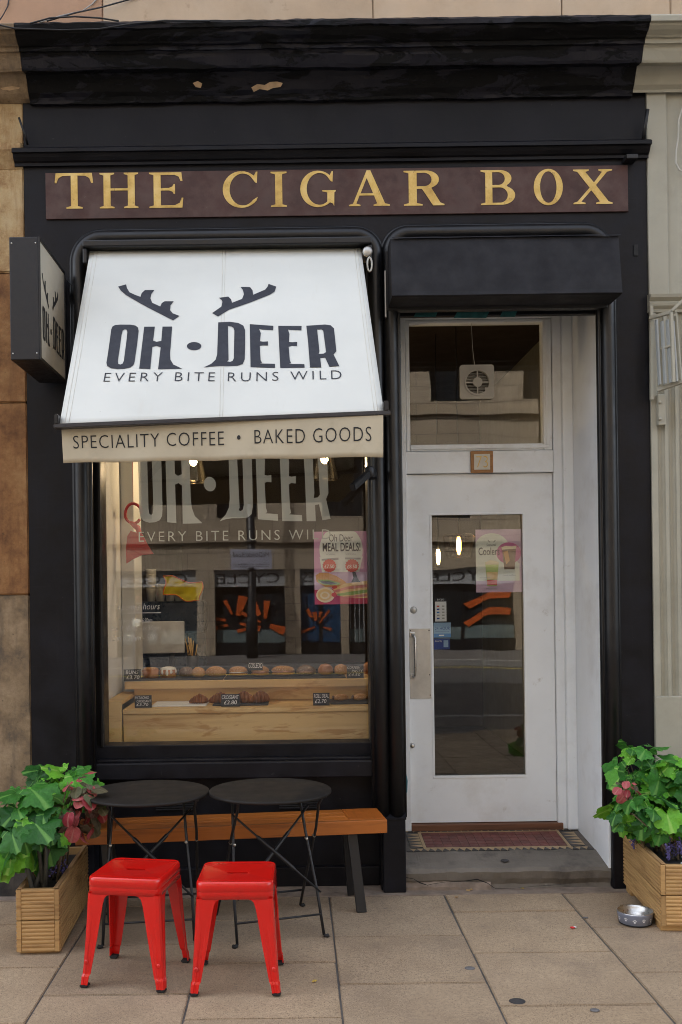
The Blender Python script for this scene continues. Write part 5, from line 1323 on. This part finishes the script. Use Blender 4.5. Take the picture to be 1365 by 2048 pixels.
# red ribbon ornament hanging inside the window
ro = thing('red_ornament', 'red looped ribbon ornament hanging inside the window at left', 'ornament', P(272, 1125, .8))
M_REDR = pm('red_ribbon', (.45, .03, .035), .5, 8, .15, .05)
c0 = P(267, 1027, .8); tube('ribbon_loop', [c0 + Vector((.05 * math.cos(a * .35), .01 * math.sin(a), .06 * math.sin(a * .35))) for a in range(0, 17)], .009, M_REDR, ro, 8)
tube('ribbon_neck', [P(262, 1045, .8), P(276, 1056, .8), P(281, 1072, .8)], [.012, .018, .014], M_REDR, ro, 8)
sk = [P(x, y, .8) for x, y in ((262, 1062), (285, 1068), (296, 1090), (308, 1108), (285, 1110), (268, 1118), (253, 1127), (252, 1098), (255, 1072))]
shape('ribbon_tail', [[(p.x, p.z) for p in sk]], .008, lambda x, y, h: Vector((x, .8 + h + .01 * math.sin(x * 60), y)), M_REDR, ro)
tube('ornament_thread', [c0 + Vector((0, 0, .06)), Vector((c0.x, .8, 3.509))], .0015, M_REDR, ro, 4)
# pendant lamps
def emis(name, col, s):
    t = NT(name); t.set(Base_Color=col, Emission_Color=col, Emission_Strength=s); return t.m
M_BULB = emis('warm_bulb', (1.0, .66, .30), 9)
def ribbed(bm_name, r0, r1, h, par, mat, n=48):
    bm = bmesh.new(); rows = []
    for (f, rr) in ((0, r0), (.12, r0 * 1.02), (.9, r1), (1, r1 * 1.01)):
        rows.append([bm.verts.new(((rr * (1 + .03 * (k % 2))) * math.cos(2 * math.pi * k / n), (rr * (1 + .03 * (k % 2))) * math.sin(2 * math.pi * k / n), -h * f)) for k in range(n)])
    for a, b in zip(rows, rows[1:]):
        for k in range(n): bm.faces.new((a[k], a[(k + 1) % n], b[(k + 1) % n], b[k]))
    return finish(bm_name, bm, mat, par, True, False)
def pendant(px, py, Y, label):
    p = P(px, py, Y); t = thing('pendant_lamp', label, 'lamp', p, 0, 'lit glass pendant lamps')
    ribbed('lamp_shade', .055, .082, .17, t, M_CLEAR)
    lathe('shade_rim', [(.083, -.168), (.085, -.172), (.083, -.175), (.081, -.172)], M_CLEAR, t, 32, world=False, close=False)
    lathe('lamp_holder', [(.018, -.012), (.022, -.005), (.022, .03), (.008, .045)], M_STEELPLATE, t, 14, world=False)
    lathe('bulb', [(.010, -.012), (.022, -.030), (.025, -.047), (.016, -.064), (.002, -.070)], M_BULB, t, 16, world=False)
    tube('cord', [(0, 0, .045), (0, 0, 3.509 - p.z)], .003, M_BLACKMETAL, t, 6, False)
    ld = bpy.data.lights.new('bulb_light', 'POINT'); ld.energy = 2.0; ld.color = (1, .80, .55); ld.shadow_soft_size = 0.0
    lo = bpy.data.objects.new('bulb_light', ld); COL.objects.link(lo); lo.parent = t; lo.location = (0, 0, -.085)
pendant(387, 910, 1.05, 'lit ribbed glass pendant lamp behind the left window lettering'); pendant(649, 905, 1.05, 'lit ribbed glass pendant lamp behind the last window letters')
def lantern(px, py, Y, label, w=.085, h=.16, mat=M_BLACKMETAL):
    p = P(px, py, Y); t = thing('hanging_lantern', label, 'lamp', p, 0, 'lit lamps behind the door')
    lathe('lantern_shade', [(w * 1.05, h * .42), (w * 1.35, h * .30), (w * .95, -h * .55), (w * .90, -h * .55), (w * 1.28, h * .28), (w, h * .38)], mat, t, 8, world=False)
    lathe('bulb', [(.008, .05), (.017, .02), (.017, -.04), (.006, -.075)], M_BULB, t, 12, world=False)
    tube('cord', [(0, 0, h * .4), (0, 0, 3.509 - p.z)], .003, M_BLACKMETAL, t, 6, False)
M_AMBER = glass('smoked_amber_glass', .04, 0, (.72, .56, .38))
lantern(918, 1088, 1.6, 'lit lantern with smoked shade seen through the door glass', .085, .17, M_AMBER)
p = P(877, 1112, 2.2); t = thing('hanging_lantern', 'small bare lit bulb at the left of the door glass', 'lamp', p, 0, 'lit lamps behind the door'); lathe('bulb', [(.010, .05), (.016, .02), (.012, -.05), (.006, -.065)], M_BULB, t, 12, world=False); tube('cord', [(0, 0, .05), (0, 0, 3.509 - p.z)], .003, M_BLACKMETAL, t, 6, False)

# ---- vinyl and posters on the glass
gl = thing('window_lettering', 'frosted logo letters and tagline on the inside of the shop window', 'lettering', (PX(470, .21, 1045), .21, PZ(1080, .21, 470)))
letters = [lps for nm, lps in LOGO2 if nm != 'antler']
lp_all = [q for lps in letters for lp in lps for q in lp]
lx0, lx1, ly1 = min(q[0] for q in lp_all), max(q[0] for q in lp_all), max(q[1] for q in lp_all)
ly0 = min(q[1] for q in lp_all)
wx0, wx1 = PX(277, .21, 1000), PX(661, .21, 1000); k_ = (wx1 - wx0) / (lx1 - lx0); wz = PZ(1046, .21, 470)
kz = k_ * 1.30
for nm, lps in LOGO2:
    shape('vinyl_' + nm.replace('logo_', ''), lps, 0, lambda x, y, h: Vector((wx0 + (x - lx0) * k_, .2085, wz + (ly1 - y) * (kz if nm != 'logo_dot' else kz))), M_FROST, gl)
writing('vinyl_tagline', 'EVERY BITE RUNS WILD', rect_fn(wx0, wx1, PZ(1081, .21, 470), PZ(1061, .21, 470), .2085), M_FROST, gl, thin=-.008, spacing=1.3)
hw = thing('opening_hours', 'white handwritten opening hours on the left of the window glass', 'lettering', (PX(280, .21, 1280), .21, PZ(1285, .21, 280)))
for s, a, b, c, d in (('opening hours', 236, 320, 1207, 1223), ('Mon-Fri 7:30am-6:30pm', 238, 305, 1236, 1248), ('Sat 8:30am - 6:30pm', 222, 322, 1251, 1264), ('Sun 8:30am - 5PM', 225, 316, 1269, 1281)):
    writing('handwriting', s, rect_fn(PX(a, .21, c), PX(b, .21, c), PZ(d, .21, 280), PZ(c, .21, 280), .2085), M_WHITEINK, hw, shear=.25, thin=-.012)
box('underline', PX(240, .21, 1226), PX(322, .21, 1226), .2080, .2086, PZ(1226.5, .21, 280), PZ(1225.3, .21, 280), M_WHITEINK, hw, 0)
def ink(name, c): return pm(name, c, .6, 12, .06, 0)
M_PINK = ink('poster_pink', (.52, .27, .40)); M_PALE = ink('poster_pale', (.66, .68, .60)); M_SEAL = ink('poster_red', (.55, .07, .05)); M_CRIM = ink('poster_crimson', (.45, .04, .09)); M_BREAD = ink('poster_bread', (.55, .28, .08)); M_BREAD2 = ink('poster_bread_pale', (.66, .46, .20))
M_CREAMI = ink('poster_cream', (.72, .62, .42)); M_PKINK = ink('poster_dark', (.03, .025, .03)); M_LAV = ink('poster_lavender', (.55, .40, .52)); M_LGREEN = ink('poster_lime', (.42, .52, .16)); M_COFFEE = ink('poster_coffee', (.16, .085, .05)); M_MAG = ink('poster_magenta', (.52, .13, .28)); M_HAM = ink('poster_ham', (.55, .2, .16)); M_LETT = ink('poster_lettuce', (.24, .36, .09)); M_GREYI = ink('poster_grey', (.30, .29, .28))
class Poster:
    def __init__(s, name, label, px0, py0, px1, py1, Y, bg):
        s.Y = Y; s.px = (px0, py0, px1, py1); a, b = P(px0, py1, Y), P(px1, py0, Y); s.x0, s.z0, s.x1, s.z1 = a.x, a.z, b.x, b.z
        s.t = thing(name, label, 'poster', ((s.x0 + s.x1) / 2, Y, s.z0)); s.k = 0
        box('poster_sheet', s.x0, s.x1, Y, Y + .0008, s.z0, s.z1, bg, s.t, 0)
    def pt(s, x, y): return (s.x0 + (s.x1 - s.x0) * x, s.z1 + (s.z0 - s.z1) * y)
    def add(s, loops, mat, name='poster_print'):
        s.k += 1; yy = s.Y - .0003 * s.k
        lps = [[(min(max(q[0], 0), 1), min(max(q[1], 0), 1)) for q in lp] for lp in loops]
        return shape(name, [[s.pt(*q) for q in lp] for lp in lps], 0, lambda x, y, h: Vector((x, yy, y)), mat, s.t)
    def text(s, st, x0, x1, y0, y1, mat, **k):
        s.k += 1; a, b = s.pt(x0, y1), s.pt(x1, y0)
        writing('poster_writing', st, rect_fn(a[0], b[0], a[1], b[1], s.Y - .0003 * s.k), mat, s.t, **k)
po = Poster('meal_deal_poster', 'pink and white meal deals poster with sandwich inside the window', 630, 1062, 736, 1209, .222, M_PINK)
po.add([ell(.5, .25, .40, .33, 40)], M_PALE); po.add([[(.1, .35), (.9, .35), (.82, .60), (.15, .60)]], M_PALE); po.add([[(0, .56), (1, .56), (1, .80), (0, .80)]], M_LAV)
po.text('Oh Deer', .28, .72, .04, .14, M_PKINK); po.text('MEAL DEALS!', .16, .86, .155, .275, M_PKINK, thin=.02)
po.text('NORMAL', .22, .40, .305, .325, M_GREYI); po.text('SPECIAL', .58, .78, .305, .325, M_GREYI)
po.add([[(.14, .375), (.45, .36), (.45, .39), (.14, .40)]], M_GREYI); po.add([[(.57, .36), (.86, .365), (.86, .39), (.57, .385)]], M_GREYI)
def seal(cx, cy, r): return [(cx + (r if k % 2 else r * .9) * math.cos(k * .1963), cy + (r if k % 2 else r * .9) * .72 * math.sin(k * .1963)) for k in range(32)]
po.add([seal(.28, .47, .13)], M_SEAL); po.text('\u00a37.50', .19, .37, .455, .505, M_PALE); po.add([seal(.70, .475, .13)], M_SEAL); po.text('\u00a38.50', .61, .79, .46, .51, M_PALE)
po.add([[(0, .80), (1, .76), (1, 1), (0, 1)]], M_CRIM)
po.add([[(.02, .60), (.10, .565), (.25, .57), (.40, .61), (.55, .68), (.62, .74), (.50, .77), (.20, .76), (.04, .69)]], M_BREAD); po.add([[(.06, .66), (.25, .66), (.48, .71), (.45, .74), (.2, .735), (.08, .70)]], M_LETT); po.add([[(.10, .68), (.28, .685), (.42, .715), (.3, .73), (.14, .71)]], M_PKINK)
po.add([[(.34, .80), (.55, .72), (1, .68), (1, .92), (.75, .92), (.42, .88)]], M_BREAD2); po.add([[(.36, .81), (.60, .76), (1, .73), (1, .77), (.6, .80), (.38, .84)]], M_HAM); po.add([[(.40, .86), (.65, .83), (1, .80), (1, .84), (.7, .875), (.45, .885)]], M_LETT); po.add([[(.45, .90), (.75, .88), (1, .86), (1, .89), (.75, .915)]], M_HAM)
po.add([ell(.20, .87, .17, .105, 28)], M_CREAMI); po.add([ell(.19, .87, .135, .08, 28)], M_BREAD2); po.add([ell(.19, .875, .09, .052, 24), ell(.19, .875, .055, .03, 20)], M_CREAMI)
po.add([[(.70, .56), (.76, .56), (.80, .65), (.85, .70), (.68, .70), (.72, .64)]], M_PKINK)
po.add([ell(.37, .765, .05, .022, 14)], M_SEAL); po.add([ell(.36, .87, .05, .03, 14)], M_SEAL)
pd = Poster('coolers_poster', 'lavender and white drinks poster on the door glass', 953, 1058, 1043, 1185, .660, M_LAV)
pd.add([ell(.35, .30, .38, .24, 36)], M_PALE); pd.add([[(0, .35), (.62, .35), (.95, .55), (.95, .82), (0, .82)]], M_PALE); pd.add([ell(.72, .38, .27, .17, 32)], M_MAG)
pd.text('\\ /', .26, .44, .17, .205, M_PKINK); pd.text('Seasonal', .24, .44, .225, .265, M_PKINK); pd.text('Coolers', .06, .52, .285, .41, M_PKINK, thin=.01)
pd.add([[(.57, .29), (.88, .27), (.84, .66), (.62, .66)]], M_COFFEE); pd.add([[(.56, .285), (.66, .265), (.78, .275), (.89, .265), (.88, .31), (.57, .325)]], M_CREAMI); pd.add([[(.60, .36), (.70, .34), (.74, .50), (.66, .56)]], M_BREAD); pd.add([[(.61, .64), (.845, .64), (.84, .68), (.62, .68)]], M_PALE)
pd.add([[(.20, .52), (.50, .52), (.45, .90), (.24, .90)]], M_LGREEN); pd.add([[(.20, .53), (.30, .49), (.42, .50), (.50, .525), (.49, .56), (.21, .56)]], M_CREAMI); pd.add([[(.225, .68), (.475, .68), (.465, .79), (.235, .79)]], M_BREAD2); pd.add([[(.235, .80), (.462, .80), (.452, .885), (.245, .885)]], M_SEAL)
pd.text('Matcha', .22, .46, .93, .955, M_GREYI); pd.text('Iced coffee', .60, .86, .72, .74, M_GREYI); pd.text('strawberry', .08, .30, .755, .775, M_GREYI)
def sticker(px0, py0, px1, py1, bgm, label, texts, extra=None):
    s = Poster('door_sticker', label, px0, py0, px1, py1, .660, bgm); s.t['category'] = 'sticker'; s.t['group'] = 'stickers on the door glass'
    for (x0, x1, y0, y1, m) in (extra or []): s.add([[(x0, y0), (x1, y0), (x1, y1), (x0, y1)]], m)
    for (st, x0, x1, y0, y1, m) in texts: s.text(st, x0, x1, y0, y1, m)
M_BLUEI = ink('sticker_blue', (.03, .16, .45)); M_DBLUE = ink('sticker_navy', (.02, .05, .25)); M_WHT = ink('sticker_white', (.70, .71, .72)); M_LBLUE = ink('sticker_sky', (.25, .38, .55))
sticker(871, 1196, 893, 1243, M_WHT, 'white card payment sticker with small coloured marks', [('DOJO', .2, .8, .03, .12, M_WHT)], [(0, 1, 0, .15, M_PKINK)] + [(.15, .38, .32 + .13 * k, .38 + .13 * k, (M_SEAL, M_DBLUE, M_BLUEI, M_GREYI, M_DBLUE)[k]) for k in range(5)] + [(.6, .82, .32 + .13 * k, .37 + .13 * k, M_GREYI) for k in range(5)])
sticker(868, 1245, 902, 1275, M_LBLUE, 'pale blue sticker reading 24 hour', [('24 HOUR', .08, .95, .28, .50, M_DBLUE), ('alarm monitoring', .1, .9, .56, .64, M_DBLUE)], [(0, 1, .74, 1, M_BLUEI), (.3, .6, .82, .9, M_WHT)])
sticker(869, 1277, 900, 1299, M_DBLUE, 'small navy sticker lowest on the door glass', [('Security', .05, .5, .12, .34, M_WHT)], [(.6, .9, .15, .8, M_LBLUE)])
# extractor fan in the fanlight
Yf = .625; fc_ = P(954, 764, Yf); fw = 34 * (D0 + Yf) / F
ef = thing('extractor_fan', 'square off-white extractor fan mounted in the glass above the door', 'fan', fc_)
M_FAN = pm('aged_white_plastic', (.50, .49, .45), .5, 8, .08, .05)
def fxz(x, y, h): return Vector((fc_.x + x, Yf - h, fc_.z + y))
shape('fan_housing', [rrect(-fw, fw, -fw, fw, .016, 6), ell(.002, -.004, fw * .70, fw * .70, 40)], .010, fxz, M_FAN, ef)
shape('fan_ring', [ell(.002, -.004, fw * .78, fw * .78, 40), ell(.002, -.004, fw * .68, fw * .68, 40)], .005, lambda x, y, h: fxz(x, y, h + .016), M_FAN, ef)
shape('fan_hub', [ell(.002, -.004, fw * .28, fw * .28, 24)], .006, lambda x, y, h: fxz(x, y, h + .014), M_FAN, ef)
for k in range(4):
    a = k * math.pi / 2; c, s_ = math.cos(a), math.sin(a)
    q = [(.26, -.035), (.70, -.035), (.70, .035), (.26, .035)]
    shape('fan_spoke', [[(.002 + fw * (c * x - s_ * y), -.004 + fw * (s_ * x + c * y)) for x, y in q]], .003, lambda x, y, h: fxz(x, y, h + .013), M_FAN, ef)
M_FANDK = pm('fan_louvre_grey', (.20, .20, .18), .6)
for k in range(7):
    z = -fw * .55 + k * fw * .18; hw_ = math.sqrt(max(.0001, (fw * .67) ** 2 - z * z)); box('fan_louvre', fc_.x - hw_, fc_.x + hw_, Yf + .002, Yf + .005, fc_.z - .004 + z - .004, fc_.z - .004 + z + .004, M_FANDK, ef, 0)
box('fan_switch_panel', fc_.x + fw * .45, fc_.x + fw * .92, Yf - .0135, Yf - .0105, fc_.z - fw * .85, fc_.z - fw * .35, M_FAN, ef, .001)
tube('pull_cord', [fxz(-.012, fw, .004), Vector((P(946, 700, Yf).x, Yf, P(946, 700, Yf).z)), Vector((P(943, 646, Yf).x, Yf, FZ1 + .01))], .0018, M_FAN, ef, 5)

# ================================================================== OPPOSITE SIDE OF THE STREET (seen in the glass)
YO = -18.9
def ashlar(name):
    t = NT(name); br = t.n.new('ShaderNodeTexBrick'); mp = t.n.new('ShaderNodeMapping'); mp.inputs['Rotation'].default_value = (R(90), 0, 0)
    t.l.new(t.tc.outputs['Object'], mp.inputs[0]); t.l.new(mp.outputs[0], br.inputs[0])
    br.inputs['Color1'].default_value = (.36, .29, .20, 1); br.inputs['Color2'].default_value = (.42, .34, .245, 1); br.inputs['Mortar'].default_value = (.15, .12, .09, 1)
    br.inputs['Scale'].default_value = 1.0; br.inputs['Brick Width'].default_value = 1.05; br.inputs['Row Height'].default_value = .42; br.inputs['Mortar Size'].default_value = .012
    c = t.mix(t.ramp(t.noise(1.3, 7), [(.4, 0.0), (.75, .45)]), br.outputs[0], (.27, .21, .15)); t.set(Base_Color=c, Roughness=.85); return t.m
M_ASH = ashlar('far_ashlar')
ob = thing('opposite_building', 'pale stone building with shop windows across the street, seen in the glass', 'building', (0, YO, 0))
M_DKGL = pm('dark_far_glass', (.015, .018, .022), .08, 3, .2, 0); M_NAVY = pm('navy_window_film', (.012, .055, .13), .4, 3, .2, 0); M_TEALP = pm('grey_teal_panel', (.13, .17, .17), .5, 3, .1, 0)
M_ORANGE = pm('orange_window_graphic', (.55, .10, .014), .5, 6, .2, 0); M_FASC = pm('grey_far_fascia', (.36, .37, .38), .5, 4, .06, 0)
def ob_(name, x0, x1, z0, z1, y1, mat, th=.4, par=ob): return box(name, x0, x1, YO + y1 - th, YO + y1, z0, z1, mat, par, 0)
opens = [(-9.6, -7.4), (-6.9, -5.0), (-4.4, -2.42), (-1.97, -.25), (.14, 1.12), (1.32, 2.55), (3.0, 5.6), (6.1, 8.4), (9, 11)]
prev = -20
for a, b in opens + [(20, 20)]:
    ob_('pier', prev, a, 0, 2.12, 0, M_ASH); prev = b
ob_('wall', -20, 20, 2.12, 3.4, .001, M_ASH); ob_('string_course', -20, 20, 2.78, 2.90, .09, M_ASH, .3)
for (z0, z1) in ((5.1, 6.35), (8.1, 9.4), (11.0, 12.5)): ob_('wall', -20, 20, z0, z1, .001, M_ASH)
ob_('string_course', -20, 20, 6.0, 6.14, .09, M_ASH, .3); ob_('parapet', -20, 20, 12.5, 12.8, .25, M_ASH, .6)
ups = [-9.2, -6.6, -4.0, -1.4, 1.2, 4.0, 6.4, 9.0]
for (z0, z1) in ((3.4, 5.1), (6.35, 8.1), (9.4, 11.0)):
    prev = -20
    for x in ups + [20.5]:
        ob_('wall_pier', prev, x - .5, z0, z1, .001, M_ASH); prev = x + .5
        if x < 15:
            w = ob_('window', x - .5, x + .5, z0, z1, -.2, M_DKGL, .05)
            for q in (-.18, .18): ob_('glazing_bar', x + q - .025, x + q + .025, z0, z1, -.16, M_BLACKMETAL, .035, w)
for i, (a, b) in enumerate(opens):
    sw = ob_('shop_window', a, b, .28, 1.75, -.22, M_NAVY if i in (4, ) else M_DKGL, .05); ob_('riser', a, b, 0, .28, -.1, M_BLACKMETAL, .2)
    f = ob_('fascia', a, b, 1.72, 2.119, -.1, M_FASC if i != 4 else M_FASC, .1)
    ob_('window_band', a + .02, b - .02, .30, .62, -.19, M_TEALP if i != 4 else M_NAVY, .02, sw)
    ob_('mullion', (a + b) / 2 - .04, (a + b) / 2 + .04, .28, 1.72, -.17, M_BLACKMETAL, .08, sw)
def owrite(s, xc, w, z0, z1, y, mat, par): return writing('fascia_writing', s, lambda a, b, h: Vector((xc + w / 2 - a * w, YO + y, z0 + (z1 - z0) * b)), mat, par)
owrite('CYCLE', -1.15, 1.55, 1.80, 2.04, -.097, M_INKBLK, ob); owrite('E-BIKES', .65, .85, 1.80, 2.04, -.097, M_INKBLK, ob); owrite('CYCLE', -3.4, 1.5, 1.80, 2.04, -.097, M_INKBLK, ob); owrite('CYCLE', 4.3, 1.7, 1.80, 2.04, -.097, M_INKBLK, ob)
def splash(cx, cz, s, seed):
    random.seed(seed)
    for k in range(6):
        a = random.uniform(-.4, 3.6); r0, r1 = s * random.uniform(.1, .45), s * random.uniform(.6, 1.05); w = s * random.uniform(.05, .17)
        c, q = math.cos(a), math.sin(a)
        shape('orange_graphic', [[(cx + c * r0 - q * w * .5, cz + q * r0 + c * w * .5), (cx + c * r1 - q * w, cz + q * r1 + c * w), (cx + c * r1 + q * w, cz + q * r1 - c * w), (cx + c * r0 + q * w * .4, cz + q * r0 - c * w * .4)]], .002, lambda x, y, h: Vector((x, YO - .16 + h, y)), M_ORANGE, ob)
splash(-1.45, .8, .75, 2); splash(-.75, .75, .7, 5); splash(.55, .7, .55, 7)
for (zz) in (.72, 1.18):
    shape('orange_graphic', [[(4.3, zz), (5.0, zz + .35), (5.55, zz + .28), (5.5, zz + .12), (4.95, zz + .14), (4.45, zz - .12)]], .002, lambda x, y, h: Vector((x, YO - .16 + h, y)), M_ORANGE, ob)
gr = bpy.data.objects.new('window_grille', None); link(gr, ob); gr.location = Vector((1.9, YO, .3)) - ob.location
for k in range(11): box('grille_bar', 1.36 + k * .11, 1.38 + k * .11, YO - .09, YO - .07, .3, 1.72, M_FASC, gr, 0)
# lamp post with the street name
lp = thing('street_lamp', 'dark street pole with street name plate across the road, seen in the window', 'street pole', (-1.02, -17.9, 0))
lathe('pole', [(.14, 0), (.14, .9), (.10, 1.0), (.09, 7.5)], M_BLACKMETAL, lp, 16, world=False)
for zz in (2.72, 2.1): lathe('pole_collar', [(.13, zz), (.15, zz + .03), (.13, zz + .06)], M_BLACKMETAL, lp, 16, world=False)
npl = box('street_name_plate', -1.50, -.54, -17.80, -17.78, 2.10, 2.56, pm('pale_lilac_plate', (.38, .38, .46), .5, 5, .05, 0), lp, .004)
writing('street_name', 'McDonald Road', lambda a, b, h: Vector((-.60 - a * .84, -17.776, 2.38 + .12 * b)), M_INKBLK, npl)
for k in range(2): box('plate_line', -1.45, -.60, -17.779, -17.776, 2.16 + k * .05, 2.167 + k * .05, M_INKBLK, npl, 0)
# pedestrian on the far side of the road, seen only as a reflection
def person(loc, rz, label):
    J = {'pel': (0, 0, .92), 'sp': (0, .01, 1.12), 'ch': (0, .0, 1.34), 'nk': (0, -.01, 1.47), 'hd': (0, -.02, 1.55), 'hd2': (0, -.035, 1.63), 'top': (0, -.02, 1.72), 'nose': (0, -.115, 1.60),
         'lh': (.09, 0, .88), 'lk': (.10, -.06, .49), 'la': (.10, .02, .08), 'lt': (.11, -.14, .035), 'rh': (-.09, 0, .88), 'rk': (-.10, .02, .49), 'ra': (-.10, .16, .10), 'rt': (-.11, .02, .035),
         'ls': (.19, 0, 1.40), 'le': (.24, .05, 1.14), 'lw': (.20, -.12, .98), 'lf': (.18, -.20, .96), 'rs': (-.19, 0, 1.40), 're': (-.24, .04, 1.13), 'rw': (-.16, -.17, 1.10), 'rf': (-.12, -.25, 1.12)}
    RR = {'pel': (.15, .11), 'sp': (.145, .10), 'ch': (.17, .115), 'nk': (.055, .055), 'hd': (.068, .075), 'hd2': (.075, .092), 'top': (.045, .055), 'nose': (.018, .018), 'lh': (.095, .095), 'lk': (.062, .065), 'la': (.042, .045), 'lt': (.042, .03), 'rh': (.095, .095), 'rk': (.062, .065), 'ra': (.042, .045), 'rt': (.042, .03), 'ls': (.065, .07), 'le': (.045, .045), 'lw': (.03, .028), 'lf': (.03, .02), 'rs': (.065, .07), 're': (.045, .045), 'rw': (.03, .028), 'rf': (.03, .02)}
    E = [('pel', 'sp'), ('sp', 'ch'), ('ch', 'nk'), ('nk', 'hd'), ('hd', 'hd2'), ('hd2', 'top'), ('hd2', 'nose'), ('pel', 'lh'), ('lh', 'lk'), ('lk', 'la'), ('la', 'lt'), ('pel', 'rh'), ('rh', 'rk'), ('rk', 'ra'), ('ra', 'rt'), ('ch', 'ls'), ('ls', 'le'), ('le', 'lw'), ('lw', 'lf'), ('ch', 'rs'), ('rs', 're'), ('re', 'rw'), ('rw', 'rf')]
    ks = list(J); me = bpy.data.meshes.new('person'); me.from_pydata([J[k] for k in ks], [(ks.index(a), ks.index(b)) for a, b in E], [])
    o = bpy.data.objects.new('person', me); COL.objects.link(o)
    o.modifiers.new('Skin', 'SKIN').use_smooth_shade = True; o.modifiers.new('Sub', 'SUBSURF').levels = 2; o.modifiers['Sub'].render_levels = 2
    for k, sv in zip(ks, me.skin_vertices[0].data): sv.radius = RR[k]; sv.use_root = (k == 'pel')
    t = NT('person_clothes_and_skin'); sep = t.n.new('ShaderNodeSeparateXYZ'); t.l.new(t.tc.outputs['Object'], sep.inputs[0])
    c = t.ramp(t.math('MULTIPLY', sep.outputs[2], .5), [(.0, (.02, .015, .012)), (.05, (.012, .016, .035)), (.735, (.012, .016, .035)), (.74, (.5, .5, .52)), (.755, (.42, .24, .17))]); t.n[c.node.name].color_ramp.interpolation = 'CONSTANT'
    t.set(Base_Color=c, Roughness=.8); me.materials.append(t.m)
    o.location = loc; o.rotation_euler = (0, 0, rz); tag(o, label, 'person')
    bm = bmesh.new(); blob(bm, (0, .005, 1.665), (.092, .105, .085), (18, 12), seed=3, bumpy=.12); finish('hair', bm, pm('dark_hair', (.02, .013, .01), .6), o, True, False)
    bm = bmesh.new(); bm_box(bm, -.20, -.02, -.30, -.285, 1.06, 1.20); finish('held_paper', bm, M_PALE, o, False, False)
    return o
person((-3.1, -14.3, -.13), R(205), 'person in dark clothes holding papers, faintly reflected in the window')
